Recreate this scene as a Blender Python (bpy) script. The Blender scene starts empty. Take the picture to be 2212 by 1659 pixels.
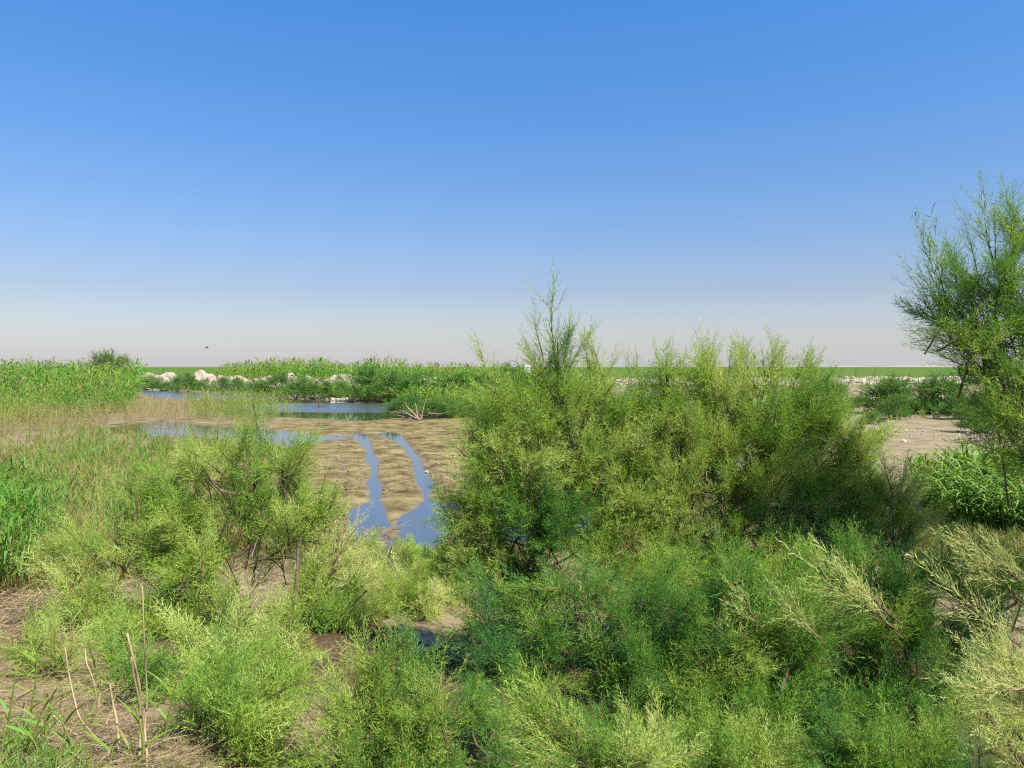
import bpy, math
import numpy as np
from mathutils import Vector, Matrix

# ------------------------------------------------------------------ camera, sky, sun
scene = bpy.context.scene
CAM_Z = 3.75
FPX = 740.0                      # focal length in pixels of a 1024 px wide frame
HORIZON = 366.5                  # row of eye level in that frame
cam_data = bpy.data.cameras.new('camera')
cam_data.sensor_width = 36.0
cam_data.lens = 36.0 * FPX / 1024.0
cam_data.clip_start = 0.05
cam_data.clip_end = 30000.0
cam = bpy.data.objects.new('camera', cam_data)
scene.collection.objects.link(cam)
PITCH = math.atan((384.0 - HORIZON) / FPX)
cam.location = (0, 0, CAM_Z)
cam.rotation_euler = (math.pi / 2 - PITCH, 0, 0)
scene.camera = cam

SUN_EL, SUN_AZ = math.radians(54), math.radians(130)   # azimuth clockwise from the view direction (+Y)
world = bpy.data.worlds.new('World')
scene.world = world
world.use_nodes = True
wn = world.node_tree.nodes
wl = world.node_tree.links
wn.clear()
sky = wn.new('ShaderNodeTexSky')
sky.sky_type = 'NISHITA'
sky.sun_disc = False
sky.sun_elevation = SUN_EL
sky.sun_rotation = SUN_AZ
sky.altitude = 0
sky.air_density = 1.0
sky.dust_density = .6
sky.ozone_density = 2.2
hs = wn.new('ShaderNodeHueSaturation')
hs.inputs['Saturation'].default_value = 1.12
bg = wn.new('ShaderNodeBackground')
bg.inputs['Strength'].default_value = 0.076
wo = wn.new('ShaderNodeOutputWorld')
wl.new(sky.outputs[0], hs.inputs['Color'])
# dusty air low over the plain, the same all round the horizon
wtc = wn.new('ShaderNodeTexCoord'); wsx = wn.new('ShaderNodeSeparateXYZ')
wl.new(wtc.outputs['Generated'], wsx.inputs[0])
wab = wn.new('ShaderNodeMath'); wab.operation = 'ABSOLUTE'; wl.new(wsx.outputs['Z'], wab.inputs[0])
wex = wn.new('ShaderNodeMath'); wex.operation = 'MULTIPLY'; wex.inputs[1].default_value = -1 / .095; wl.new(wab.outputs[0], wex.inputs[0])
wep = wn.new('ShaderNodeMath'); wep.operation = 'EXPONENT'; wl.new(wex.outputs[0], wep.inputs[0])
wsc = wn.new('ShaderNodeMath'); wsc.operation = 'MULTIPLY'; wsc.inputs[1].default_value = .92; wl.new(wep.outputs[0], wsc.inputs[0])
wmx = wn.new('ShaderNodeMix'); wmx.data_type = 'RGBA'
wmx.inputs[7].default_value = (4.0, 3.8, 3.85, 1)
wl.new(wsc.outputs[0], wmx.inputs[0]); wl.new(hs.outputs[0], wmx.inputs[6])
wrp = wn.new('ShaderNodeValToRGB')
for _k in range(4): wrp.color_ramp.elements.new(.5)
for _e, (_p, _c) in zip(wrp.color_ramp.elements, [(0, (.84, .85, .90)), (.045, (.76, .77, .84)), (.10, (.66, .67, .78)), (.25, (.58, .76, .96)), (.46, (.46, .91, 1.23)), (.80, (.95, .98, 1.0))]):
    _e.position = _p; _e.color = (*_c, 1)
wm2 = wn.new('ShaderNodeMath'); wm2.operation = 'MULTIPLY'; wm2.inputs[1].default_value = 1.0; wl.new(wab.outputs[0], wm2.inputs[0]); wl.new(wm2.outputs[0], wrp.inputs['Fac'])
wmu = wn.new('ShaderNodeMix'); wmu.data_type = 'RGBA'; wmu.blend_type = 'MULTIPLY'; wmu.inputs[0].default_value = 1
wl.new(wmx.outputs[2], wmu.inputs[6]); wl.new(wrp.outputs[0], wmu.inputs[7])
wl.new(wmu.outputs[2], bg.inputs['Color'])
wl.new(bg.outputs[0], wo.inputs['Surface'])

sun_data = bpy.data.lights.new('sun', 'SUN')
sun_data.energy = 4.8
sun_data.angle = math.radians(0.53)
sun_data.color = (1.0, 0.95, 0.87)
sun = bpy.data.objects.new('sun', sun_data)
scene.collection.objects.link(sun)
sdir = Vector((math.cos(SUN_EL) * math.sin(SUN_AZ), math.cos(SUN_EL) * math.cos(SUN_AZ), math.sin(SUN_EL)))
sun.rotation_euler = sdir.to_track_quat('Z', 'Y').to_euler()
sun.location = (20, -10, 30)

scene.view_settings.view_transform = 'Standard'
scene.view_settings.look = 'None'
scene.view_settings.gamma = 1.0
scene.view_settings.exposure = 1.22
scene.view_settings.use_curve_mapping = False
scene.cycles.use_denoising = False
scene.cycles.filter_width = 1.2
scene.cycles.max_bounces = 8
scene.cycles.diffuse_bounces = 3
scene.cycles.glossy_bounces = 3
scene.cycles.transmission_bounces = 4
scene.cycles.transparent_max_bounces = 12

# ------------------------------------------------------------------ helpers
rng = np.random.default_rng(7)
CR = np.array(cam.rotation_euler.to_matrix())
COL = scene.collection
S = 1024.0 / 2212.0

def ray(dx, dy):
    """direction through a place in the view (2212 x 1659 grid), scaled to one metre along +Y"""
    v = CR @ np.array([(dx * S - 512) / FPX, -(dy * S - 384) / FPX, -1.0])
    return v / v[1]

def at(dx, dy, d):
    return np.array([0, 0, CAM_Z]) + ray(dx, dy) * d

def flat(dx, dy, z=0.0):
    r = ray(dx, dy)
    return (np.array([0, 0, CAM_Z]) + r * ((z - CAM_Z) / r[2]))[:2]

def ss(a, b, x):
    t = np.clip((x - a) / (b - a), 0, 1)
    return t * t * (3 - 2 * t)

def _hash(i, j, seed):
    n = (i * 374761393 + j * 668265263 + seed * 1442695041) & 0xFFFFFFFF
    n = ((n ^ (n >> 13)) * 1274126177) & 0xFFFFFFFF
    return ((n ^ (n >> 16)) & 0xFFFF) / 65535.0

def noise(x, y, seed=0):
    x = np.asarray(x, float); y = np.asarray(y, float)
    i = np.floor(x).astype(np.int64); j = np.floor(y).astype(np.int64)
    u = x - i; v = y - j
    u = u * u * (3 - 2 * u); v = v * v * (3 - 2 * v)
    a = _hash(i, j, seed); b = _hash(i + 1, j, seed); c = _hash(i, j + 1, seed); d = _hash(i + 1, j + 1, seed)
    return (a * (1 - u) + b * u) * (1 - v) + (c * (1 - u) + d * u) * v

def fbm(x, y, seed=0, oct=4):
    s = 0; amp = .5; f = 1.0
    for k in range(oct):
        s = s + amp * (noise(x * f, y * f, seed + k * 17) - .5); amp *= .5; f *= 2.03
    return s

def props(o, label=None, cat=None, group=None, kind=None):
    if label: o['label'] = label
    if cat: o['category'] = cat
    if group: o['group'] = group
    if kind: o['kind'] = kind
    return o

def mesh_obj(name, V, F, mats, parent=None, mi=None, tint=None, smooth=False, origin=None):
    """one mesh object from arrays of triangles (or quads)"""
    V = np.asarray(V, np.float32); F = np.asarray(F, np.int32)
    if origin is not None: V = V - np.asarray(origin, np.float32)
    me = bpy.data.meshes.new(name)
    n, k = F.shape
    me.vertices.add(len(V)); me.vertices.foreach_set('co', V.ravel())
    me.loops.add(n * k); me.loops.foreach_set('vertex_index', F.ravel())
    me.polygons.add(n)
    me.polygons.foreach_set('loop_start', np.arange(0, n * k, k, dtype=np.int32))
    if not isinstance(mats, (list, tuple)): mats = [mats]
    for m in mats: me.materials.append(m)
    if mi is not None: me.polygons.foreach_set('material_index', np.asarray(mi, np.int32))
    me.polygons.foreach_set('use_smooth', np.full(n, smooth, bool))
    if tint is not None:
        a = me.attributes.new('tint', 'FLOAT', 'POINT'); a.data.foreach_set('value', np.asarray(tint, np.float32))
    me.update(calc_edges=True); me.validate()
    o = bpy.data.objects.new(name, me)
    COL.objects.link(o)
    o.color = (.5, .5, .5, 1)
    if origin is not None: o.location = origin
    if parent is not None: o.parent = parent
    return o

def empty(name, loc, label, cat, group=None):
    o = bpy.data.objects.new(name, None); o.empty_display_size = .2
    COL.objects.link(o); o.location = loc
    return props(o, label, cat, group)

class Geo:
    """collects triangles"""
    def __init__(s): s.V = []; s.F = []; s.M = []; s.T = []; s.n = 0
    def add(s, V, F, mat=0, tint=.5):
        V = np.asarray(V, float).reshape(-1, 3); F = np.asarray(F, int).reshape(-1, 3)
        s.V.append(V); s.F.append(F + s.n)
        s.M.append(np.full(len(F), mat) if np.isscalar(mat) else np.asarray(mat))
        s.T.append(np.full(len(V), tint) if np.isscalar(tint) else np.asarray(tint))
        s.n += len(V)
    def arrays(s): return np.concatenate(s.V), np.concatenate(s.F), np.concatenate(s.M), np.concatenate(s.T)
    def build(s, name, mats, parent=None, smooth=False, origin=None):
        V, F, M, T = s.arrays()
        return mesh_obj(name, V, F, mats, parent, M, T, smooth, origin)

def norm(v): v = np.asarray(v, float); return v / np.maximum(np.linalg.norm(v, axis=-1, keepdims=True), 1e-9)

def tube(g, pts, rad, sides=6, mat=0, tint=.5):
    pts = np.asarray(pts, float); rad = np.asarray(rad, float); n = len(pts)
    t = norm(np.gradient(pts, axis=0))
    ref = np.array([1.0, 0, 0]) if abs(t[0][0]) < .8 else np.array([0, 1.0, 0])
    rings = []
    for k in range(n):
        u = norm(ref - t[k] * np.dot(ref, t[k])); w = np.cross(t[k], u); ref = u
        a = np.linspace(0, 2 * math.pi, sides, endpoint=False)
        rings.append(pts[k] + rad[k] * (np.cos(a)[:, None] * u + np.sin(a)[:, None] * w))
    V = np.concatenate(rings); F = []
    for k in range(n - 1):
        for q in range(sides):
            a, b = k * sides + q, k * sides + (q + 1) % sides
            F += [(a, b, b + sides), (a, b + sides, a + sides)]
    for q in range(1, sides - 1):
        F.append(((n - 1) * sides, (n - 1) * sides + q, (n - 1) * sides + q + 1))
    g.add(V, F, mat, tint)

def spline(pts, n):
    """Catmull-Rom through the given points"""
    p = np.asarray(pts, float)
    p = np.vstack([2 * p[0] - p[1], p, 2 * p[-1] - p[-2]])
    m = len(p) - 3; out = []
    for u in np.linspace(0, m - 1e-6, n):
        i = int(u); t = u - i; a, b, c, d = p[i:i + 4]
        out.append(.5 * ((2 * b) + (-a + c) * t + (2 * a - 5 * b + 4 * c - d) * t * t + (-a + 3 * b - 3 * c + d) * t ** 3))
    return np.array(out)

# ------------------------------------------------------------------ materials
def new_mat(name):
    m = bpy.data.materials.new(name); m.use_nodes = True
    nt = m.node_tree; nt.nodes.clear()
    return m, nt.nodes, nt.links

def ramp(nodes, stops):
    r = nodes.new('ShaderNodeValToRGB'); e = r.color_ramp.elements
    while len(e) < len(stops): e.new(.5)
    for k, (p, c) in enumerate(stops): e[k].position = p; e[k].color = (*c, 1)
    return r

def leaf_mat(name, stops, trans=.35, rough=.55, spec=.25, noise_amt=.25, noise_scale=6.0, per_object=False):
    """leafy material: colour by the 'tint' attribute, some light through the blade"""
    m, n, l = new_mat(name)
    at_ = n.new('ShaderNodeAttribute'); at_.attribute_name = 'tint'
    geo = n.new('ShaderNodeNewGeometry')
    nz = n.new('ShaderNodeTexNoise'); nz.inputs['Scale'].default_value = noise_scale; nz.inputs['Detail'].default_value = 2
    l.new(geo.outputs['Position'], nz.inputs['Vector'])
    ma = n.new('ShaderNodeMath'); ma.operation = 'MULTIPLY_ADD'
    ma.inputs[1].default_value = noise_amt; ma.inputs[2].default_value = -noise_amt / 2
    l.new(nz.outputs['Fac'], ma.inputs[0])
    ad = n.new('ShaderNodeMath'); ad.operation = 'ADD'; ad.use_clamp = True
    l.new(at_.outputs['Fac'], ad.inputs[0]); l.new(ma.outputs[0], ad.inputs[1])
    if per_object:
        oi = n.new('ShaderNodeObjectInfo'); sc = n.new('ShaderNodeSeparateColor'); l.new(oi.outputs['Color'], sc.inputs[0])
        sb = n.new('ShaderNodeMath'); sb.operation = 'SUBTRACT'; sb.inputs[1].default_value = .5; l.new(sc.outputs[0], sb.inputs[0])
        a2 = n.new('ShaderNodeMath'); a2.operation = 'ADD'; a2.use_clamp = True; ad.use_clamp = False
        l.new(ad.outputs[0], a2.inputs[0]); l.new(sb.outputs[0], a2.inputs[1]); ad = a2
    r = ramp(n, stops); l.new(ad.outputs[0], r.inputs['Fac'])
    p = n.new('ShaderNodeBsdfPrincipled')
    p.inputs['Roughness'].default_value = rough
    p.inputs['Specular IOR Level'].default_value = spec
    l.new(r.outputs[0], p.inputs['Base Color'])
    t = n.new('ShaderNodeBsdfTranslucent')
    hsv = n.new('ShaderNodeHueSaturation'); hsv.inputs['Value'].default_value = 1.25; hsv.inputs['Saturation'].default_value = 1.1
    l.new(r.outputs[0], hsv.inputs['Color']); l.new(hsv.outputs[0], t.inputs['Color'])
    mx = n.new('ShaderNodeMixShader'); mx.inputs[0].default_value = trans
    l.new(p.outputs[0], mx.inputs[1]); l.new(t.outputs[0], mx.inputs[2])
    o = n.new('ShaderNodeOutputMaterial'); l.new(mx.outputs[0], o.inputs['Surface'])
    return m

def solid_mat(name, stops, scale=8.0, rough=.9, bump=.3, detail=5, stretch=(1, 1, 1), bump_scale=None, coord='Object', spec=.2):
    m, n, l = new_mat(name)
    tc = n.new('ShaderNodeTexCoord'); mp = n.new('ShaderNodeMapping'); mp.inputs['Scale'].default_value = stretch
    l.new(tc.outputs[coord], mp.inputs['Vector'])
    nz = n.new('ShaderNodeTexNoise'); nz.inputs['Scale'].default_value = scale; nz.inputs['Detail'].default_value = detail
    nz.inputs['Roughness'].default_value = .65
    l.new(mp.outputs[0], nz.inputs['Vector'])
    r = ramp(n, stops); l.new(nz.outputs['Fac'], r.inputs['Fac'])
    p = n.new('ShaderNodeBsdfPrincipled'); p.inputs['Roughness'].default_value = rough
    p.inputs['Specular IOR Level'].default_value = spec
    l.new(r.outputs[0], p.inputs['Base Color'])
    if bump:
        nb = n.new('ShaderNodeTexNoise'); nb.inputs['Scale'].default_value = bump_scale or scale * 3; nb.inputs['Detail'].default_value = 6
        l.new(mp.outputs[0], nb.inputs['Vector'])
        b = n.new('ShaderNodeBump'); b.inputs['Strength'].default_value = bump; b.inputs['Distance'].default_value = .05
        l.new(nb.outputs['Fac'], b.inputs['Height']); l.new(b.outputs[0], p.inputs['Normal'])
    o = n.new('ShaderNodeOutputMaterial'); l.new(p.outputs[0], o.inputs['Surface'])
    return m

TAM_STOPS = [(0.0, (.040, .135, .042)), (.35, (.120, .262, .036)), (.65, (.300, .405, .065)), (1.0, (.55, .58, .22))]
M_tam = leaf_mat('tamarisk_foliage', TAM_STOPS, trans=.35, noise_amt=.36, noise_scale=3.0, per_object=True)
M_far = leaf_mat('shrub_foliage', [(0.0, (.045, .130, .030)), (.5, (.095, .210, .034)), (1.0, (.22, .27, .07))], trans=.35, noise_scale=.8)
M_bark = solid_mat('bark', [(.3, (.055, .038, .026)), (.7, (.17, .12, .085))], scale=20, bump=.5, stretch=(1, 1, .25))
M_twig = leaf_mat('twig_bark', [(0, (.075, .038, .022)), (1, (.17, .105, .060))], trans=.0)
M_reed = leaf_mat('reed_leaf', [(0.0, (.25, .19, .095)), (.3, (.25, .24, .07)), (.5, (.165, .26, .036)), (.75, (.088, .215, .024)), (1.0, (.055, .16, .020))], trans=.35, noise_scale=.5, noise_amt=.2)
M_dry = leaf_mat('dry_stalk', [(0.0, (.15, .105, .06)), (.5, (.32, .235, .125)), (1.0, (.42, .34, .21))], trans=.1, noise_scale=14)
M_straw = leaf_mat('straw', [(0.0, (.085, .06, .032)), (.5, (.24, .18, .095)), (1.0, (.38, .31, .19))], trans=.1, noise_scale=3)
M_stone = solid_mat('pale_stone', [(.3, (.26, .215, .165)), (.7, (.52, .46, .38))], scale=5, bump=.5)
M_heap = solid_mat('spoil_rubble', [(.34, (.16, .125, .09)), (.50, (.30, .25, .195)), (.68, (.45, .40, .34))], scale=.9, bump=.9, bump_scale=3.0)
M_dead = solid_mat('dead_wood', [(.3, (.14, .095, .07)), (.7, (.28, .205, .155))], scale=4, bump=.3)
M_dark = solid_mat('bird_feathers', [(.3, (.02, .02, .02)), (.7, (.06, .055, .05))], scale=9, bump=0)

# ------------------------------------------------------------------ ground
def poly(pts): return np.array([flat(*p) for p in pts])
def smooth_poly(P, n=4):
    P = np.asarray(P); m = len(P); out = []
    for i in range(m):
        a, b, c, d = P[i - 1], P[i], P[(i + 1) % m], P[(i + 2) % m]
        for t in np.arange(n) / n: out.append(.5 * (2 * b + (c - a) * t + (2 * a - 5 * b + 4 * c - d) * t * t + (3 * b - a - 3 * c + d) * t ** 3))
    return np.array(out)
RUT_L = poly([(756, 939), (775, 936), (792, 938), (797, 950), (803, 966), (806, 978), (809, 984), (815, 992), (819, 1002), (816, 1016),
              (815, 1030), (821, 1042), (827, 1053), (823, 1066), (820, 1080), (822, 1094), (800, 1094), (798, 1076), (797, 1060), (792, 1046),
              (799, 1030), (802, 1012), (797, 1002), (790, 994), (793, 984), (788, 972), (776, 956)])
RUT_R = poly([(812, 940), (826, 935), (850, 934), (866, 940), (872, 948), (884, 962), (894, 977), (905, 990), (914, 1010), (926, 1028), (938, 1045),
              (934, 1060), (930, 1072), (930, 1094), (921, 1094), (914, 1070), (904, 1050), (898, 1030), (893, 1010), (886, 990), (876, 976), (862, 960), (840, 948)])
POOL = poly([(752, 1108), (775, 1096), (797, 1086), (824, 1084), (834, 1106), (840, 1130), (845, 1158), (853, 1158), (858, 1132), (866, 1112), (890, 1104), (912, 1084), (936, 1082),
             (980, 1090), (1060, 1096), (1160, 1104), (1300, 1118), (1280, 1150), (1150, 1168), (1040, 1176), (965, 1180), (925, 1198), (900, 1196), (880, 1176), (858, 1170), (846, 1190), (850, 1225), (826, 1235),
             (818, 1205), (812, 1182), (798, 1170), (770, 1168), (754, 1140)])
PUDDLE = poly([(235, 924), (300, 914), (352, 910), (420, 918), (520, 925), (600, 930), (640, 934), (690, 941), (735, 942), (752, 950), (700, 951), (680, 958), (640, 964), (600, 962), (540, 952), (460, 944),
               (380, 943), (300, 941), (245, 937)])
POND = poly([(300, 843), (420, 845.5), (480, 847), (560, 852), (650, 859.5), (720, 866), (790, 869), (850, 872), (862, 880), (880, 889), (930, 893), (1010, 893),
             (1010, 903), (940, 905), (900, 907), (860, 903), (800, 909), (745, 908), (700, 905), (640, 903), (590, 900), (560, 893), (520, 876), (420, 866), (330, 857)])

def sdist(x, y, P):
    """signed distance to a polygon, positive outside"""
    d2 = np.full(x.shape, 1e18); inside = np.zeros(x.shape, bool)
    for k in range(len(P)):
        a, b = P[k], P[(k + 1) % len(P)]
        e = b - a; L = e @ e
        t = np.clip(((x - a[0]) * e[0] + (y - a[1]) * e[1]) / L, 0, 1)
        dx = x - a[0] - t * e[0]; dy = y - a[1] - t * e[1]
        d2 = np.minimum(d2, dx * dx + dy * dy)
        c = ((a[1] > y) != (b[1] > y)) & (x < (b[0] - a[0]) * (y - a[1]) / (b[1] - a[1] + 1e-12) + a[0])
        inside ^= c
    d = np.sqrt(d2)
    return np.where(inside, -d, d)

RUT_L, RUT_R, POOL = smooth_poly(RUT_L, 3), smooth_poly(RUT_R, 3), smooth_poly(POOL, 3)
FAR_X = np.array([-200, -61, -43.5, -25, -19.5, -13, -9, -5, 4, 12, 20, 30, 60, 200.])
FAR_Y = np.array([124, 121, 111, 88, 80, 75, 62, 57, 57, 57, 60, 62, 66, 80.])
RUTS = [poly([(700, 895), (740, 915), (775, 938)]), poly([(745, 895), (800, 915), (850, 938)]), poly([(742, 905), (740, 960), (742, 1010), (730, 1080)]),
        poly([(862, 938), (905, 985), (950, 1060), (962, 1120)]), poly([(790, 905), (830, 925), (880, 962), (925, 1012)]), poly([(880, 905), (960, 930), (1040, 950)])]

def line_dist(x, y, L):
    d2 = np.full(x.shape, 1e18)
    for a, b in zip(L[:-1], L[1:]):
        e = b - a; t = np.clip(((x - a[0]) * e[0] + (y - a[1]) * e[1]) / (e @ e), 0, 1)
        d2 = np.minimum(d2, (x - a[0] - t * e[0]) ** 2 + (y - a[1] - t * e[1]) ** 2)
    return np.sqrt(d2)

def terrain(x, y, masks=False):
    x = np.asarray(x, float); y = np.asarray(y, float)
    z = .055 + .10 * (fbm(x * .25, y * .25, 3) + .1)
    z = z + .026 * fbm(x * 1.9, y * 1.6, 14, 4) * ss(11, 14, y) * (1 - ss(60, 90, y))
    z = np.maximum(z, .022)
    jag = .16 * fbm(x * 2.2, y * 1.6, 11, 3)
    near = np.minimum(sdist(x, y, RUT_L) + jag * .8, sdist(x, y, RUT_R) + jag * .8) + .01
    near = np.minimum(near, sdist(x, y, POOL) + jag * 1.3)
    pud = sdist(x, y, PUDDLE) + jag * 4
    pond = sdist(x, y, POND) + jag * 5
    sd = np.minimum(np.minimum(near, pud * .6), pond * .4)
    shore = np.clip(sd * .16, -.30, .06)
    z = np.where(sd < 0, shore, np.minimum(z, shore + .004) + np.clip(sd - .4, 0, 1) * .02)
    # wheel marks pressed into the mud, with low shoulders
    for L in RUTS:
        d = line_dist(x, y, L)
        z = z - (.05 * np.exp(-(d / .13) ** 2) - .018 * np.exp(-((d - .32) / .14) ** 2)) * (sd > 0) * ss(0, .3, sd)
    z = np.where((sd > .05), np.maximum(z, .012), z)
    # rise beyond the far shore
    yf = np.interp(x, FAR_X, FAR_Y)
    z = z + 1.35 * ss(0, 16, y - yf - 2) + .25 * fbm(x * .12, y * .12, 5) * ss(4, 20, y - yf)
    # the bank under the camera
    yb = y + 1.3 * fbm(x * .5, y * .5, 9)
    rt = ss(-1.7, -.5, x + .5 * fbm(x * .4, y * .4, 13))
    lin = np.clip((11.0 - yb) / 9.0, 0, 1); lin = np.where(lin < .15, lin * lin / .3, lin - .075) * 2.1 / .925
    z = z + lin * (1 - rt) + 2.1 * (1 - ss(.4, 6.0, yb)) * rt + .12 * fbm(x * 1.1, y * 1.1, 21) * (1 - ss(8, 12, y))
    z = np.where(sd > .05, np.maximum(z, .014), z)
    if masks: return z, sd, yf
    return z

def axis(parts):
    out = []
    for a, b, n in parts: out += list(np.linspace(a, b, n, endpoint=False))
    return np.array(out + [parts[-1][1]])
gx = axis([(-6000, -600, 8), (-600, -120, 12), (-120, -40, 30), (-40, -14, 52), (-14, -6.5, 40), (-6.5, 4.5, 120), (4.5, 14, 48), (14, 40, 40), (40, 140, 26), (140, 600, 10), (600, 6000, 8)])
gy = axis([(-30, 1, 14), (1, 12, 40), (12, 22, 75), (22, 44, 80), (44, 62, 45), (62, 130, 62), (130, 300, 20), (300, 1200, 10), (1200, 9000, 8)])
GX, GY = np.meshgrid(gx, gy)
GZ, GSD, GYF = terrain(GX, GY, True)
nx, ny = len(gx), len(gy)
def terrain(x, y):
    """height of the built ground sheet"""
    x = np.asarray(x, float); y = np.asarray(y, float)
    i = np.clip(np.searchsorted(gx, x) - 1, 0, nx - 2); j = np.clip(np.searchsorted(gy, y) - 1, 0, ny - 2)
    u = np.clip((x - gx[i]) / (gx[i + 1] - gx[i]), 0, 1); v = np.clip((y - gy[j]) / (gy[j + 1] - gy[j]), 0, 1)
    return (GZ[j, i] * (1 - u) + GZ[j, i + 1] * u) * (1 - v) + (GZ[j + 1, i] * (1 - u) + GZ[j + 1, i + 1] * u) * v
idx = np.arange(nx * ny).reshape(ny, nx)
F = np.stack([idx[:-1, :-1], idx[:-1, 1:], idx[1:, 1:], idx[1:, :-1]], -1).reshape(-1, 4)
V = np.stack([GX, GY, GZ], -1).reshape(-1, 3)

def ground_mat():
    m, n, l = new_mat('ground_soil')
    geo = n.new('ShaderNodeNewGeometry')
    def nz(scale, detail=6, rough=.6, stretch=None):
        t = n.new('ShaderNodeTexNoise'); t.inputs['Scale'].default_value = scale; t.inputs['Detail'].default_value = detail; t.inputs['Roughness'].default_value = rough
        if stretch:
            mp = n.new('ShaderNodeMapping'); mp.inputs['Scale'].default_value = stretch
            l.new(geo.outputs['Position'], mp.inputs['Vector']); l.new(mp.outputs[0], t.inputs['Vector'])
        else: l.new(geo.outputs['Position'], t.inputs['Vector'])
        return t
    def attr(a):
        t = n.new('ShaderNodeAttribute'); t.attribute_name = a; return t
    def mix(f, a, b):
        t = n.new('ShaderNodeMix'); t.data_type = 'RGBA'
        if isinstance(f, (int, float)): t.inputs[0].default_value = f
        else: l.new(f, t.inputs[0])
        l.new(a, t.inputs[6]); l.new(b, t.inputs[7]); return t.outputs[2]
    # dry soil with crumbs
    soil = ramp(n, [(.30, (.075, .052, .030)), (.5, (.175, .128, .078)), (.7, (.27, .21, .135))]); l.new(nz(3.5, 8, .7).outputs['Fac'], soil.inputs['Fac'])
    sand = ramp(n, [(.3, (.125, .102, .062)), (.55, (.20, .168, .108)), (.75, (.25, .215, .145))]); l.new(nz(.9, 8, .6).outputs['Fac'], sand.inputs['Fac'])
    mud = ramp(n, [(.30, (.055, .042, .019)), (.42, (.130, .104, .050)), (.56, (.200, .165, .084)), (.75, (.25, .21, .12))])
    l.new(nz(1.1, 9, .68).outputs['Fac'], mud.inputs['Fac'])
    # damp streaks lying across the flat
    st = ramp(n, [(.47, (0, 0, 0)), (.60, (1, 1, 1))]); l.new(nz(1.0, 10, .8, (.7, .9, 1)).outputs['Fac'], st.inputs['Fac'])
    dampc = n.new('ShaderNodeRGB'); dampc.outputs[0].default_value = (.045, .034, .014, 1)
    stf = n.new('ShaderNodeMath'); stf.operation = 'MULTIPLY'; stf.inputs[1].default_value = .85
    l.new(st.outputs[0], stf.inputs[0])
    mud2 = mix(stf.outputs[0], mud.outputs[0], dampc.outputs[0])
    wetc = n.new('ShaderNodeRGB'); wetc.outputs[0].default_value = (.10, .08, .045, 1)
    mud3 = mix(attr('wet').outputs['Fac'], mud2, wetc.outputs[0])
    deepc = n.new('ShaderNodeRGB'); deepc.outputs[0].default_value = (.035, .030, .020, 1)
    mud3 = mix(attr('deep').outputs['Fac'], mud3, deepc.outputs[0])
    green = ramp(n, [(.3, (.050, .095, .022)), (.7, (.085, .135, .035))]); l.new(nz(.02, 5).outputs['Fac'], green.inputs['Fac'])
    c = mix(attr('sand').outputs['Fac'], soil.outputs[0], sand.outputs[0])
    c = mix(attr('mud').outputs['Fac'], c, mud3)
    bush_shade = ramp(n, [(.35, (.024, .016, .008)), (.65, (.085, .056, .028))]); l.new(nz(9, 8, .75).outputs['Fac'], bush_shade.inputs['Fac'])  # litter brown painted into the soil to darken the shade under bushes
    c = mix(attr('bush_shade').outputs['Fac'], c, bush_shade.outputs[0])
    c = mix(attr('field').outputs['Fac'], c, green.outputs[0])
    p = n.new('ShaderNodeBsdfPrincipled'); l.new(c, p.inputs['Base Color'])
    rr = n.new('ShaderNodeMath'); rr.operation = 'MULTIPLY_ADD'; rr.inputs[1].default_value = -.45; rr.inputs[2].default_value = .92
    l.new(attr('wet').outputs['Fac'], rr.inputs[0]); l.new(rr.outputs[0], p.inputs['Roughness'])
    l.new(attr('wet').outputs['Fac'], p.inputs['Specular IOR Level'])
    b = n.new('ShaderNodeBump'); b.inputs['Strength'].default_value = .4; b.inputs['Distance'].default_value = .05
    l.new(nz(5, 8, .7).outputs['Fac'], b.inputs['Height']); l.new(b.outputs[0], p.inputs['Normal'])
    o = n.new('ShaderNodeOutputMaterial'); l.new(p.outputs[0], o.inputs['Surface'])
    return m
M_ground = ground_mat()
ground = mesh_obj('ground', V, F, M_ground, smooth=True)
props(ground, 'sandy ground with a muddy flat, wheel ruts and a low bank', None, None, 'structure')
def set_attr(o, name, val):
    a = o.data.attributes.new(name, 'FLOAT', 'POINT'); a.data.foreach_set('value', np.asarray(val, np.float32).ravel())
edge_n = 2.0 * fbm(GX * .4, GY * .4, 31)
mud_m = ss(12.5, 14.5, GY + edge_n) * (1 - ss(4, 14, GY - GYF)) * (1 - ss(5.5, 9, GX + edge_n)) * ss(-30, -7, GX + edge_n)
mud_m = np.maximum(mud_m, (1 - ss(0, 2.0, GSD)) * (GY > 12.5))
sand_m = np.clip(ss(4, 9, GX) * ss(14, 24, GY) + ss(-1, 3, GY - GYF) + .5 * ss(8, 10, GY), 0, 1)
field_m = ss(150, 165, GY + 12 * fbm(GX * .02, GY * .02, 40)) * (1 - ss(2500, 3200, GY))
set_attr(ground, 'mud', mud_m); set_attr(ground, 'sand', sand_m); set_attr(ground, 'field', field_m)
bush_shade_m = np.zeros_like(GX)  # painted shade round the bush bases, coloured as dark litter
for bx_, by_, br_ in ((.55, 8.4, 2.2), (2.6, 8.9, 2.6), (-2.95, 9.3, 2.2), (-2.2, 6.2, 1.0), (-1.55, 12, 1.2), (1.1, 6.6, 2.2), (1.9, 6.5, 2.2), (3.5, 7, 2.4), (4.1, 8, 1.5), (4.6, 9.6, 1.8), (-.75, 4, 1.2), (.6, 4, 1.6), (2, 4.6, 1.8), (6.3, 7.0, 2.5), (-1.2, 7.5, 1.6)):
    bush_shade_m = np.maximum(bush_shade_m, 1 - ss(.45, 1.0, np.hypot(GX - bx_, GY - by_) / br_ + .5 * fbm(GX * .9, GY * .9, 88)))
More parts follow.
